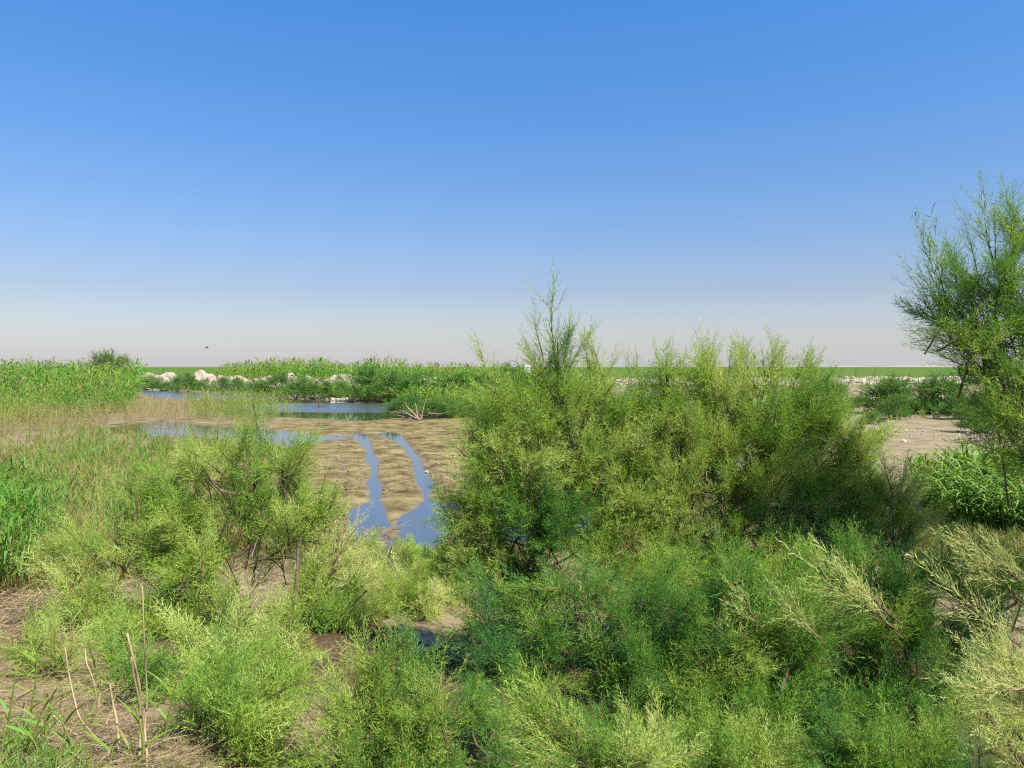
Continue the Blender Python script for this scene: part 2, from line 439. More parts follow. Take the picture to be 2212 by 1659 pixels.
set_attr(ground, 'bush_shade', bush_shade_m * (GZ > .01) * .85)
set_attr(ground, 'deep', ss(.05, .16, -GZ))
set_attr(ground, 'wet', np.clip(np.exp(-np.maximum(GZ, 0) / .012) * (GSD < 1.5) * (GY > 12.5), 0, 1))

def water_mat():
    m, n, l = new_mat('still_water')
    geo = n.new('ShaderNodeNewGeometry')
    mp = n.new('ShaderNodeMapping'); mp.inputs['Scale'].default_value = (1, .5, 1)
    l.new(geo.outputs['Position'], mp.inputs['Vector'])
    nz = n.new('ShaderNodeTexNoise'); nz.inputs['Scale'].default_value = 3.0; nz.inputs['Detail'].default_value = 3
    l.new(mp.outputs[0], nz.inputs['Vector'])
    # breeze touches the open pond in bands and leaves the puddles glassy
    nb = n.new('ShaderNodeTexNoise'); nb.inputs['Scale'].default_value = .10; nb.inputs['Detail'].default_value = 3
    mp2 = n.new('ShaderNodeMapping'); mp2.inputs['Scale'].default_value = (.25, 1, 1); l.new(geo.outputs['Position'], mp2.inputs['Vector'])
    l.new(mp2.outputs[0], nb.inputs['Vector'])
    rb = ramp(n, [(.40, (0, 0, 0)), (.50, (1, 1, 1))]); l.new(nb.outputs['Fac'], rb.inputs['Fac'])
    sx = n.new('ShaderNodeSeparateXYZ'); l.new(geo.outputs['Position'], sx.inputs[0])
    mr = n.new('ShaderNodeMapRange'); mr.inputs['From Min'].default_value = 50; mr.inputs['From Max'].default_value = 60
    mr.inputs['To Min'].default_value = .02; mr.inputs['To Max'].default_value = .75
    l.new(sx.outputs['Y'], mr.inputs['Value'])
    mu = n.new('ShaderNodeMath'); mu.operation = 'MULTIPLY'; l.new(rb.outputs[0], mu.inputs[0]); l.new(mr.outputs[0], mu.inputs[1])
    ad = n.new('ShaderNodeMath'); ad.operation = 'ADD'; ad.inputs[1].default_value = .012; l.new(mu.outputs[0], ad.inputs[0])
    b = n.new('ShaderNodeBump'); b.inputs['Distance'].default_value = .05
    l.new(ad.outputs[0], b.inputs['Strength']); l.new(nz.outputs['Fac'], b.inputs['Height'])
    gl = n.new('ShaderNodeBsdfGlossy'); gl.inputs['Roughness'].default_value = .02; l.new(b.outputs[0], gl.inputs['Normal'])
    rg = n.new('ShaderNodeMath'); rg.operation = 'MULTIPLY_ADD'; rg.inputs[1].default_value = .30; rg.inputs[2].default_value = .015; l.new(mu.outputs[0], rg.inputs[0]); l.new(rg.outputs[0], gl.inputs['Roughness'])
    tr = n.new('ShaderNodeBsdfTransparent'); tr.inputs['Color'].default_value = (.70, .64, .50, 1)
    fr = n.new('ShaderNodeFresnel'); fr.inputs['IOR'].default_value = 1.6; l.new(b.outputs[0], fr.inputs['Normal'])
    mx = n.new('ShaderNodeMixShader'); pw = n.new('ShaderNodeMath'); pw.operation = 'POWER'; pw.inputs[1].default_value = .45; l.new(fr.outputs[0], pw.inputs[0]); l.new(pw.outputs[0], mx.inputs[0]); si = n.new('ShaderNodeBsdfDiffuse'); si.inputs['Color'].default_value = (.26, .235, .185, 1); ms = n.new('ShaderNodeMixShader'); ms.inputs[0].default_value = .18; l.new(tr.outputs[0], ms.inputs[1]); l.new(si.outputs[0], ms.inputs[2]); l.new(ms.outputs[0], mx.inputs[1]); l.new(gl.outputs[0], mx.inputs[2])
    o = n.new('ShaderNodeOutputMaterial'); l.new(mx.outputs[0], o.inputs['Surface'])
    return m
M_water = water_mat()
water = mesh_obj('water', [(-75, 13, 0), (9, 13, 0), (9, 126, 0), (-75, 126, 0)], [(0, 1, 2, 3)], M_water)
props(water, 'still shallow water of the pond, puddles and wheel ruts', None, None, 'structure')

# low hills far beyond the plain
hx = np.linspace(-7000, 7000, 240)
hz = 4 + 38 * np.maximum(0, fbm(hx * .0016, hx * 0, 77) + .12) + 10 * np.maximum(0, fbm(hx * .008, hx * 0 + 3, 78))
hz = hz * (.35 + .65 * ss(500, 1600, hx))
rows = [np.stack([hx, np.full_like(hx, 8200.), np.full_like(hx, -2)], -1), np.stack([hx, np.full_like(hx, 8500.), hz * .75], -1), np.stack([hx, np.full_like(hx, 8800.), hz], -1), np.stack([hx, np.full_like(hx, 9500.), hz * 0 - 2], -1)]
hv = np.concatenate(rows); hi = np.arange(len(hx) * 4).reshape(4, -1)
hf = np.stack([hi[:-1, :-1], hi[:-1, 1:], hi[1:, 1:], hi[1:, :-1]], -1).reshape(-1, 4)
M_hill = solid_mat('pale_hill', [(.3, (.215, .20, .195)), (.7, (.27, .25, .235))], scale=.002, bump=0)
props(mesh_obj('hills', hv, hf, M_hill, smooth=True), 'faint pale hills along the horizon', None, None, 'structure')

# ------------------------------------------------------------------ plant templates
def ribbon(g, p0, p1, w0, w1, side, mat=0):
    a, b = side * w0 / 2, side * w1 / 2
    if w1 <= 1e-6: g.add([p0 - a, p0 + a, p1], [(0, 1, 2)], mat)
    else: g.add([p0 - a, p0 + a, p1 + b, p1 - b], [(0, 1, 2), (0, 2, 3)], mat)

def perp(r, d):
    v = r.normal(size=3); v -= d * np.dot(v, d); return norm(v)

def make_spray(r, n_side=22, n_sub=6, w=.008, ang=(30, 52), side_len=.36, curve=.18, wood=.55, axis_w=.012, segs=3):
    """a leafy shoot one unit long growing along +Z"""
    g = Geo(); bend = norm(np.array([r.normal(), r.normal(), 0])) * curve
    def ax(t): return np.array([bend[0] * t * t, bend[1] * t * t, t]) + .012 * np.array([math.sin(9 * t + bend[0] * 40), math.cos(8 * t), 0])
    K = 6
    for k in range(K):
        t0, t1 = k / K, (k + 1) / K; p0, p1 = ax(t0), ax(t1)
        ribbon(g, p0, p1, axis_w * (1.05 - t0), axis_w * (1.05 - t1), perp(r, norm(p1 - p0)), 1 if t0 < wood else 0)
    ph = r.uniform(0, 6.28)
    for k in range(n_side):
        t = .06 + .92 * (k + r.uniform(-.3, .3)) / n_side; t = min(max(t, .03), .99)
        ph += 2.4 + r.uniform(-.5, .5)
        a = math.radians(r.uniform(*ang)); p = ax(t)
        L = (side_len * (1 - .78 * t) + .045) * r.uniform(.7, 1.2)
        out = np.array([math.cos(ph), math.sin(ph), 0])
        d = norm(out * math.sin(a) + np.array([0, 0, math.cos(a)]))
        q = p
        for s in range(segs):
            d2 = norm(d + np.array([0, 0, .12 * s]) + r.normal(size=3) * .10)
            q2 = q + d2 * L / segs
            ribbon(g, q, q2, w * (1.15 - .3 * s), w * (.85 - .3 * s), perp(r, d2))
            for u in range(n_sub // segs + (1 if s < n_sub % segs else 0)):
                c = q + (q2 - q) * r.uniform(.1, .95)
                sd = norm(d2 * .78 + perp(r, d2) * .62 + np.array([0, 0, .12]))
                ribbon(g, c, c + sd * L * r.uniform(.16, .34), w, 0 if r.random() < .6 else w * .45, perp(r, sd))
            q = q2; d = d2
    V, F, M, _ = g.arrays(); return V, F, M

r0 = np.random.default_rng(11)
SPRAY = [make_spray(r0, 20, 7, .0105, segs=2) for _ in range(8)]                                                     # dense leafy shoots
AIRY = [make_spray(r0, 16, 3, .0075, (20, 38), .30, .12, .8, .012) for _ in range(5)]          # thin leaders
FINE = [make_spray(r0, 18, 6, .0125, (30, 55), .42, .25, .5, .012, 2) for _ in range(6)]
COARSE = [make_spray(r0, 8, 3, .045, (30, 58), .42, .2, .5, .03) for _ in range(6)]            # far shrubs
LEADER = [make_spray(r0, 14, 3, .0075, (14, 30), .26, .06, .92, .0115) for _ in range(3)]

def place(g, temps, pos, dirs, scale, tint, r, width=1.0):
    """copies of templates into one mesh: axis along dirs, random roll"""
    pos = np.asarray(pos, float); dirs = norm(dirs); N = len(pos)
    u = norm(np.cross(dirs, r.normal(size=(N, 3)))); v = np.cross(dirs, u)
    which = r.integers(0, len(temps), N)
    scale = np.broadcast_to(scale, (N,)); tint = np.broadcast_to(tint, (N,))
    for k, (V, F, M) in enumerate(temps):
        s = np.where(which == k)[0]
        if not len(s): continue
        R = np.stack([u[s], v[s], dirs[s]], -1)                       # columns
        W = np.einsum('nij,vj->nvi', R, V) * scale[s][:, None, None] + pos[s][:, None, :]
        nv = len(V)
        FF = (F[None] + (np.arange(len(s)) * nv)[:, None, None]).reshape(-1, 3)
        g.add(W.reshape(-1, 3), FF, np.tile(M, len(s)), np.repeat(tint[s], nv))

def make_branch(seed, temps, n=14, spread=.62, sl=(.40, .58), mats=None):
    """a leafy branch one unit long along +Z: curved stem set with shoots; returns shared mesh data"""
    r = np.random.default_rng(seed); g = Geo(); d0 = np.array([0, 0, 1.0]); bend = np.array([*(r.normal(size=2) * .12), 0])
    t = np.clip((np.arange(n) + r.uniform(-.3, .3, n)) / n, 0, .97)
    pos = d0 * t[:, None] * .72 + bend * (t ** 2)[:, None]
    rnd = norm(np.cross(d0, r.normal(size=(n, 3))))
    dirs = norm(d0 + bend * t[:, None] + rnd * (spread - .45 * t * spread)[:, None] + r.normal(size=(n, 3)) * .1)
    place(g, temps, pos, dirs, r.uniform(*sl, n) * (1 - .42 * t), np.clip(.5 + r.normal(size=n) * .07, 0, 1), r)
    st = np.linspace(-.18, .9, 8)
    tube(g, d0 * st[:, None] * .72 + bend * (np.maximum(st, 0) ** 2)[:, None], np.linspace(.010, .003, 8), 4, 1, .3)
    o = g.build('branch', [M_tam, M_twig] if mats is None else [M_twig, M_twig]); me = o.data; bpy.data.objects.remove(o); return me
BR_SPRAY = [make_branch(300 + k, SPRAY) for k in range(9)]
BR_FINE = [make_branch(330 + k, FINE, 14, .75) for k in range(8)]
BR_DEAD = [make_branch(360 + k, [make_spray(r0, 9, 3, .007, (25, 50), .34, .2, 2.0, .012)], 10, .6, mats='dead') for k in range(3)]
BR_AIRY = [make_branch(380 + k, AIRY, 15, .5, (.45, .7)) for k in range(4)]
BR_SETS = {id(SPRAY): BR_SPRAY, id(FINE): BR_FINE}

def bush(name, label, base, lobes, fill=10.0, blen=(.8, 1.25), tint=.5, tvar=.13, temps=SPRAY, seed=1, group=None, leaders=(), trunk_r=.045, up=.5, cat='bush', lead_tint=None, **_):
    """lobes: (dx, dy, depth, rx, rz[, density factor]) in view units at that depth; leaders: (dx0, dy0, dx1, dy1, depth)"""
    r = np.random.default_rng(seed); meshes = BR_SETS[id(temps)]
    bx, by = base; bz = float(terrain(bx, by)) - .03
    o = empty(name, (bx, by, bz), label, cat, group)
    crown = bpy.data.objects.new('crown', None); COL.objects.link(crown); crown.parent = o; crown.empty_display_size = .1
    B = np.array([bx, by, bz]); gw = Geo(); cs = []
    for L in lobes:
        dx, dy, d, rx, rz = L[:5]; k = L[5] if len(L) > 5 else 1.0
        while at(dx, dy, d)[2] < terrain(*at(dx, dy, d)[:2]) + .10 and d > 2: d *= .98
        cs.append((at(dx, dy, d), np.array([rx, (rx + rz) * .55, rz]) * 1.12 * d / 1598.6, k))
    dist = [np.linalg.norm(c - B) for c, _, _ in cs]; placed = []
    for q, (c, R, k) in enumerate(cs):
        # limb from the base, or from a lower limb, into the lobe
        cand = [j for j in range(len(cs)) if dist[j] < dist[q] * .8 and np.linalg.norm(cs[j][0] - c) < dist[q] * .6]
        if cand:
            j = min(cand, key=lambda j: np.linalg.norm(cs[j][0] - c)); P = cs[j][0]; rr = trunk_r * .45
        else: P = B + np.array([*(r.normal(size=2) * .05), 0]); rr = trunk_r * r.uniform(.6, 1.0)
        mid = P + (c - P) * .5 + np.array([*(r.normal(size=2) * .12), -.02]) - np.array([0, 0, .12]) * np.linalg.norm((c - P)[:2])
        pts = spline([P, mid, c], 9); tube(gw, pts, np.linspace(rr, .006, 9), 6, 0)
        lob_t = tint + r.normal() * tvar; mean_l = (blen[0] + blen[1]) / 2
        N = max(3, int(round(fill * k * math.pi * R[0] * R[2] / (mean_l ** 2 * .5))))
        for _i in range(N):
            u = norm(r.normal(size=3)) * r.random() ** .45
            outb = norm((c + u * R - B) * np.array([1, 1, .15]))
            d0 = norm(.55 * u + np.array([0, 0, up]) + .32 * outb + r.normal(size=3) * .26)
            ln = r.uniform(*blen) * (.8 + .2 * r.random())
            p0 = c + u * R * .85 - d0 * ln * .55
            gz = float(terrain(p0[0], p0[1])) + .03
            if p0[2] < gz: p0[2] = gz
            placed.append((p0, d0, ln, lob_t + r.normal() * .09))
            if _i % 3 == 0: tube(gw, spline([pts[-2], (pts[-1] + p0) / 2 + r.normal(size=3) * .03, p0 + d0 * ln * .1], 5), np.linspace(.010, .005, 5) * min(1, trunk_r / .03), 4, 0)
    for p0, d0, ln, tt in placed:
        c_ = bpy.data.objects.new('branch', BR_AIRY[int(r.integers(4))] if r.random() < .22 else (BR_DEAD if r.random() < .14 else meshes)[int(r.integers(3))] if r.random() < .3 else meshes[int(r.integers(len(meshes)))]); COL.objects.link(c_); c_.parent = crown
        qd = Vector(d0).to_track_quat('Z', 'Y'); roll = Matrix.Rotation(r.uniform(0, 6.28), 4, 'Z')
        c_.matrix_basis = Matrix.Translation(Vector(p0 - B)) @ qd.to_matrix().to_4x4() @ roll @ Matrix.Scale(ln, 4)
        c_.color = (float(np.clip(tt, 0, 1)), .5, .5, 1)
    gw.build('trunk', [M_bark], o).matrix_parent_inverse = Matrix.Translation(-Vector(B))
    for (x0, y0, x1, y1, d) in leaders:
        g = Geo(); p0, p1 = at(x0, y0, d), at(x1, y1, d); v = p1 - p0; ln = np.linalg.norm(v); lo = v / ln
        tint_l = np.clip((tint + .10 if lead_tint is None else lead_tint) + r.normal() * .05, 0, 1)
        place(g, LEADER, [p0 - v * .3], [lo], ln * 1.3, tint_l, r)
        n_in = int(10 * ln) + 4; t = r.uniform(-.35, .5, n_in)
        place(g, AIRY, p0 + v * t[:, None], norm(lo + r.normal(size=(n_in, 3)) * .34), (.28 + .3 * (1 - np.clip(t, 0, 1))) * r.uniform(.6, 1, n_in) * min(1, ln + .25), np.clip(tint_l + r.normal(size=n_in) * .08, 0, 1), r)
        tube(g, [p0 - v * .5, p0 - v * .2, p0 + v * .2], [.006, .005, .003], 4, 1, .3)
        g.build('shoot', [M_tam, M_twig], crown).matrix_parent_inverse = Matrix.Translation(-Vector(B))
    return o

# ------------------------------------------------------------------ tamarisk bushes
def gh(dx, dy):
    """where the line of sight meets the ground"""
    r = ray(dx, dy); t = np.linspace(1.5, 140, 6000); p = np.array([0, 0, CAM_Z]) + r * t[:, None]
    k = np.argmax(p[:, 2] < terrain(p[:, 0], p[:, 1])); return p[k]

bush('tamarisk_bush', 'tall green tamarisk with a thin spire rising above the horizon left of centre', (.55, 8.4),
     [(1205, 740, 8.2, 34, 55, .35), (1195, 820, 8.2, 70, 40, .6), (1290, 810, 8.3, 50, 45, .4), (1075, 890, 8.1, 85, 55), (1190, 895, 8.2, 110, 65), (1040, 945, 8.0, 60, 45), (1120, 980, 8.0, 120, 75),
      (1240, 990, 8.2, 110, 80), (1050, 1085, 7.9, 85, 70, 1.2), (1160, 1110, 8.1, 130, 90), (1030, 1190, 7.9, 75, 70, 1.2), (1010, 1120, 7.8, 60, 50), (1130, 1240, 8.1, 120, 80), (1310, 900, 8.5, 70, 60, .6), (1320, 1010, 8.4, 80, 70, .8), (1310, 1120, 8.3, 90, 70, .9)],
     fill=12, tint=.54, seed=21, trunk_r=.05,
     leaders=[(1195, 740, 1180, 565, 8.2), (1225, 740, 1240, 655, 8.2), (1165, 740, 1143, 652, 8.2), (1250, 760, 1290, 690, 8.25), (1290, 860, 1280, 690, 8.3), (1310, 830, 1335, 735, 8.3), (1060, 830, 1020, 715, 8.0), (1070, 830, 1070, 752, 8.0), (1150, 800, 1130, 758, 8.1), (1270, 790, 1255, 705, 8.3)])
bush('tamarisk_bush', 'broad rounded green tamarisk right of the spired one, sandy spoil behind its top', (2.6, 8.9),
     [(1345, 870, 8.5, 65, 50, .9), (1350, 960, 8.4, 80, 65), (1425, 820, 8.6, 60, 40, .7), (1530, 800, 8.7, 75, 45, .8), (1640, 805, 8.8, 80, 45, .9), (1735, 835, 8.6, 65, 45), (1410, 905, 8.5, 100, 75), (1550, 915, 8.6, 120, 85), (1690, 920, 8.6, 115, 80), (1800, 905, 8.5, 75, 60),
      (1840, 975, 8.4, 60, 60), (1470, 1040, 8.4, 120, 85), (1620, 1050, 8.5, 135, 90), (1770, 1050, 8.4, 110, 80), (1400, 1150, 8.4, 110, 80), (1560, 1180, 8.4, 130, 90), (1720, 1170, 8.4, 120, 80), (1360, 1050, 8.3, 90, 70), (1860, 1080, 8.2, 70, 70), (1330, 1180, 8.0, 100, 70), (1820, 1160, 8.0, 90, 70), (1450, 1250, 7.6, 110, 70), (1600, 1260, 7.5, 110, 70), (1750, 1240, 7.5, 100, 70)],
     fill=12, tint=.58, seed=22, trunk_r=.055,
     leaders=[(1425, 800, 1415, 728, 8.6), (1440, 790, 1440, 718, 8.6), (1520, 800, 1512, 682, 8.7), (1540, 800, 1560, 740, 8.7), (1600, 790, 1605, 730, 8.8), (1650, 790, 1645, 735, 8.8), (1690, 800, 1692, 733, 8.8), (1720, 810, 1735, 745, 8.7), (1380, 820, 1365, 745, 8.5), (1760, 830, 1770, 770, 8.6), (1575, 800, 1585, 735, 8.7), (1470, 810, 1480, 745, 8.6)])
bush('tamarisk_tree', 'tallest tamarisk at the right edge of the view standing against the sky', (6.6, 7.0),
     [(2080, 590, 7.0, 40, 50, .55), (2065, 660, 7.0, 45, 50, .65), (2150, 580, 7.0, 75, 75, .6), (2200, 500, 7.0, 50, 60, .5), (2090, 690, 7.0, 80, 55, .8), (2190, 680, 7.0, 90, 90, .8), (2075, 745, 6.9, 50, 30, .7), (2170, 790, 6.9, 90, 70, .9), (2135, 850, 6.8, 60, 40, .9), (2200, 890, 6.7, 60, 60, .9),
      (2290, 620, 7.0, 90, 120), (2300, 820, 6.9, 100, 120), (2340, 980, 6.8, 90, 90), (2480, 700, 6.6, 130, 160), (2900, 560, 5.2, 220, 200, .7), (3000, 250, 5.0, 200, 150, .6), (2190, 940, 6.7, 55, 45, .8)],  # the two rightmost, nearest lobes are out of view, added to shade the lower right
     fill=9, tint=.36, seed=23, trunk_r=.06, cat='tree',
     leaders=[(2135, 520, 2106, 368, 7.0), (2190, 480, 2212, 390, 7.0), (2030, 640, 1984, 435, 7.0), (2040, 640, 2005, 440, 7.0), (2030, 650, 1946, 540, 7.0), (2030, 700, 1943, 585, 7.0), (2060, 570, 2048, 485, 7.0), (2100, 540, 2080, 455, 7.0), (2150, 520, 2150, 440, 7.0), (2050, 740, 1942, 690, 6.9), (2060, 780, 1950, 735, 6.9), (2100, 600, 2010, 510, 7.0)])
bush('tamarisk_bush', 'wide yellowish green tamarisk at lower left, dark bare trunk showing through its middle', (-2.95, 9.3),
     [(520, 945, 10.0, 95, 38, .6), (610, 985, 10.0, 85, 45, .7), (430, 1000, 10.0, 90, 45, .7), (690, 1060, 10.0, 50, 45, .7), (380, 1070, 10.0, 110, 65), (540, 1070, 10.0, 130, 70), (640, 1110, 9.9, 90, 60), (240, 1160, 9.9, 120, 65, .8), (390, 1180, 9.8, 130, 75), (560, 1180, 10.2, 90, 60, .6),
      (730, 1170, 10.2, 55, 45), (170, 1240, 9.6, 80, 60, .7), (320, 1300, 9.6, 140, 70), (200, 1330, 9.4, 90, 50, .8), (450, 1320, 9.6, 90, 60, .8), (700, 1260, 10.0, 90, 65), (790, 1240, 10.3, 50, 50), (690, 1340, 9.6, 80, 55), (520, 1410, 9.2, 110, 60), (130, 1180, 10.0, 70, 50, .7), (300, 1060, 10.2, 80, 50, .6), (640, 1400, 9.2, 70, 60), (760, 1330, 9.6, 60, 50)],
     fill=7.5, tint=.66, temps=FINE, seed=24, trunk_r=.07,
     leaders=[(530, 940, 560, 880, 10.0), (470, 930, 470, 885, 10.0), (640, 970, 650, 920, 10.0), (700, 1040, 715, 985, 10.0), (420, 980, 405, 925, 10.0)])
bush('tamarisk_bush', 'low bright green tamarisk beside the bare earth at lower left', (-2.3, 6.0),
     [(110, 1440, 8.6, 80, 32), (215, 1465, 8.4, 90, 40), (300, 1490, 8.2, 80, 45), (420, 1460, 8.3, 100, 60), (500, 1530, 8.0, 90, 60), (560, 1480, 8.2, 70, 60, 1.1), (450, 1570, 7.8, 60, 45, .8), (80, 1390, 8.8, 40, 30), (560, 1590, 7.6, 80, 60), (520, 1640, 7.2, 60, 45, .8), (590, 1650, 7.0, 60, 50, .8), (610, 1520, 7.8, 50, 55)],
     blen=(.6, .9), tint=.5, temps=FINE, seed=25, trunk_r=.03)
bush('tamarisk_bush', 'small light green tamarisk between the dark pool and the white stones', (-1.55, 12.0),
     [(900, 1250, 11.5, 55, 50), (870, 1300, 11.2, 60, 45), (800, 1210, 12.0, 55, 40), (945, 1245, 11.8, 45, 45), (930, 1310, 11.0, 50, 45), (830, 1300, 11.0, 55, 50), (885, 1180, 12.2, 30, 30, .8), (985, 1270, 11.5, 40, 60), (790, 1330, 10.6, 60, 45), (990, 1200, 11.6, 40, 40)],
     blen=(.6, .95), tint=.68, temps=FINE, seed=26, trunk_r=.03)
bush('tamarisk_bush', 'near tamarisk with fanned pale tips at the bottom centre', (-.75, 4.0),
     [(800, 1450, 4.0, 65, 55), (740, 1535, 3.9, 75, 55), (850, 1530, 3.9, 90, 65), (720, 1625, 3.8, 90, 60), (830, 1620, 3.8, 100, 65), (920, 1580, 3.8, 70, 70, .8), (870, 1430, 4.0, 50, 50, .8), (780, 1690, 3.7, 110, 50), (910, 1680, 3.7, 80, 50)],
     blen=(.5, .8), tint=.50, seed=27, trunk_r=.018,
     leaders=[(850, 1460, 815, 1330, 4.0), (830, 1480, 745, 1365, 4.0), (870, 1450, 860, 1340, 4.0), (720, 1540, 650, 1475, 3.9), (780, 1560, 690, 1490, 3.9), (960, 1600, 925, 1400, 3.8), (950, 1560, 890, 1415, 3.8), (700, 1640, 620, 1540, 3.7)])
bush('tamarisk_bush', 'slender tamarisk with pale upright tips rising from the bottom edge right of centre', (.55, 3.6),
     [(1190, 1580, 3.6, 75, 55, .8), (1290, 1600, 3.6, 90, 60, .8), (1400, 1640, 3.6, 80, 40, .7), (1220, 1670, 3.5, 100, 50), (1340, 1690, 3.5, 100, 45)],
     blen=(.5, .8), tint=.58, seed=28, trunk_r=.016,
     leaders=[(1230, 1620, 1085, 1440, 3.6), (1210, 1600, 1060, 1480, 3.6), (1260, 1620, 1140, 1420, 3.6), (1260, 1650, 1090, 1560, 3.5), (1330, 1650, 1230, 1540, 3.5), (1380, 1650, 1300, 1560, 3.5), (1190, 1640, 1075, 1600, 3.5)])
bush('tamarisk_bush', 'dark shaded tamarisk filling the lower centre in front of the spired one', (1.1, 6.6),
     [(1110, 1330, 6.6, 90, 70, .9), (1060, 1400, 6.4, 70, 70, .8), (1240, 1250, 6.8, 100, 65, .9), (1380, 1280, 6.7, 110, 75), (1180, 1440, 6.3, 100, 70, .8), (1330, 1400, 6.4, 120, 80), (1470, 1350, 6.6, 100, 80), (1430, 1490, 6.1, 120, 75), (1280, 1530, 6.0, 110, 60, .8), (1150, 1560, 5.9, 100, 60, .7), (1010, 1330, 6.8, 50, 60, .7)],
     fill=9.5, blen=(.8, 1.25), tint=.34, seed=29, trunk_r=.04)
bush('tamarisk_bush', 'dense tamarisk in the lower right with a pale thick stem near its foot', (1.9, 6.5),
     [(1560, 1270, 6.7, 100, 70), (1680, 1260, 6.7, 100, 70), (1600, 1380, 6.4, 120, 80), (1720, 1380, 6.3, 110, 80), (1540, 1480, 6.1, 110, 70), (1660, 1510, 6.0, 120, 75), (1560, 1590, 5.8, 120, 60), (1700, 1610, 5.7, 110, 55)],
     fill=9.5, blen=(.8, 1.25), tint=.46, seed=30, trunk_r=.045)
bush('tamarisk_bush', 'tamarisk with long pale shoots below the grass tussock on the right', (3.5, 7.0),
     [(1800, 1230, 7.0, 90, 70), (1920, 1240, 6.9, 90, 65), (1860, 1330, 6.7, 110, 70), (1990, 1350, 6.6, 110, 75), (1840, 1440, 6.4, 110, 75), (1970, 1460, 6.3, 120, 80), (2100, 1330, 6.7, 90, 60, .7), (2110, 1440, 6.3, 90, 70), (1860, 1560, 5.9, 120, 75), (2000, 1580, 5.8, 120, 75), (2120, 1560, 5.9, 90, 80), (2080, 1210, 7.2, 70, 40, .4), (2200, 1230, 7.0, 70, 50, .5), (2180, 1330, 6.6, 60, 60, .8)],
     fill=9.5, blen=(.8, 1.25), tint=.36, seed=31, trunk_r=.045,
     lead_tint=.95, leaders=[(1850, 1300, 1670, 1175, 5.9), (1880, 1290, 1740, 1170, 5.9), (1900, 1330, 1800, 1230, 5.9), (2120, 1330, 1945, 1190, 5.8), (2170, 1230, 2050, 1140, 5.9), (2150, 1250, 2010, 1130, 5.9), (2210, 1240, 2110, 1150, 5.9), (1620, 1320, 1560, 1230, 5.9), (1740, 1350, 1650, 1260, 5.8)])
bush('tamarisk_bush', 'small bright tamarisk standing before the sandy clearing on the right', (4.1, 8.0),
     [(1900, 1040, 8.0, 35, 45, .8), (1950, 1050, 8.0, 45, 50, .9), (1890, 1110, 7.9, 55, 50, .8), (1970, 1120, 7.9, 60, 50, .8), (1930, 1170, 7.8, 80, 45, .7)],
     blen=(.6, .9), tint=.66, seed=32, trunk_r=.022,
     leaders=[(1920, 1040, 1900, 970, 8.0), (1950, 1040, 1955, 975, 8.0), (1890, 1080, 1840, 1000, 8.0), (1980, 1080, 2005, 1000, 8.0)])
bush('tamarisk_bush', 'feathery green tamarisk along the bottom edge right of the pale upright tips', (1.55, 4.7),
     [(1420, 1600, 4.8, 80, 50, .8), (1530, 1640, 4.7, 100, 60), (1640, 1620, 4.8, 90, 60), (1480, 1690, 4.5, 110, 50), (1620, 1700, 4.5, 100, 50), (1330, 1680, 4.6, 80, 40, .7)],
     blen=(.6, .95), tint=.46, seed=34, trunk_r=.022, leaders=[(1560, 1640, 1500, 1560, 4.7), (1640, 1620, 1620, 1540, 4.8), (1700, 1650, 1690, 1560, 4.7)])
bush('tamarisk_bush', 'dark green tamarisk along the bottom edge beside the pale corner branch', (2.55, 4.7),
     [(1780, 1620, 4.8, 90, 60), (1900, 1630, 4.7, 100, 60), (2010, 1640, 4.7, 90, 60), (1850, 1700, 4.5, 120, 50), (2000, 1710, 4.5, 110, 50), (2120, 1660, 4.6, 80, 60), (2200, 1600, 4.7, 80, 80)],
     blen=(.6, .95), tint=.34, seed=35, trunk_r=.022, leaders=[(1760, 1620, 1700, 1560, 4.8), (1880, 1620, 1830, 1550, 4.7)])
bush('tamarisk_bush', 'shaded tamarisk low at the bottom between the two near bushes', (.15, 5.2),
     [(1020, 1500, 5.3, 60, 60, .8), (1060, 1580, 5.1, 80, 60, .8), (980, 1640, 4.8, 70, 50, .8), (1130, 1660, 4.8, 90, 50)],
     blen=(.45, .7), tint=.34, seed=36, trunk_r=.02)
bush('tamarisk_bush', 'green tamarisk filling the gap behind the broad one and the clearing', (4.6, 9.6),
     [(1790, 1120, 9.4, 90, 70), (1870, 1060, 9.6, 60, 60, .8), (1860, 1160, 9.2, 80, 60), (1760, 1010, 9.6, 70, 60)], tint=.6, seed=37, trunk_r=.03)
bush('tamarisk_bush', 'pale frosted tamarisk branch tips hanging in at the bottom right corner', (2.15, 2.0),
     [(2170, 1450, 2.3, 60, 50), (2130, 1540, 2.2, 60, 50, .8), (2190, 1560, 2.2, 60, 70), (2230, 1480, 2.3, 60, 80), (2210, 1640, 2.2, 60, 50)],
     blen=(.26, .42), tint=.88, tvar=.04, seed=33, trunk_r=.007, up=.15,
     leaders=[(2190, 1490, 2070, 1500, 2.2), (2200, 1440, 2100, 1385, 2.3), (2190, 1560, 2110, 1655, 2.2)])

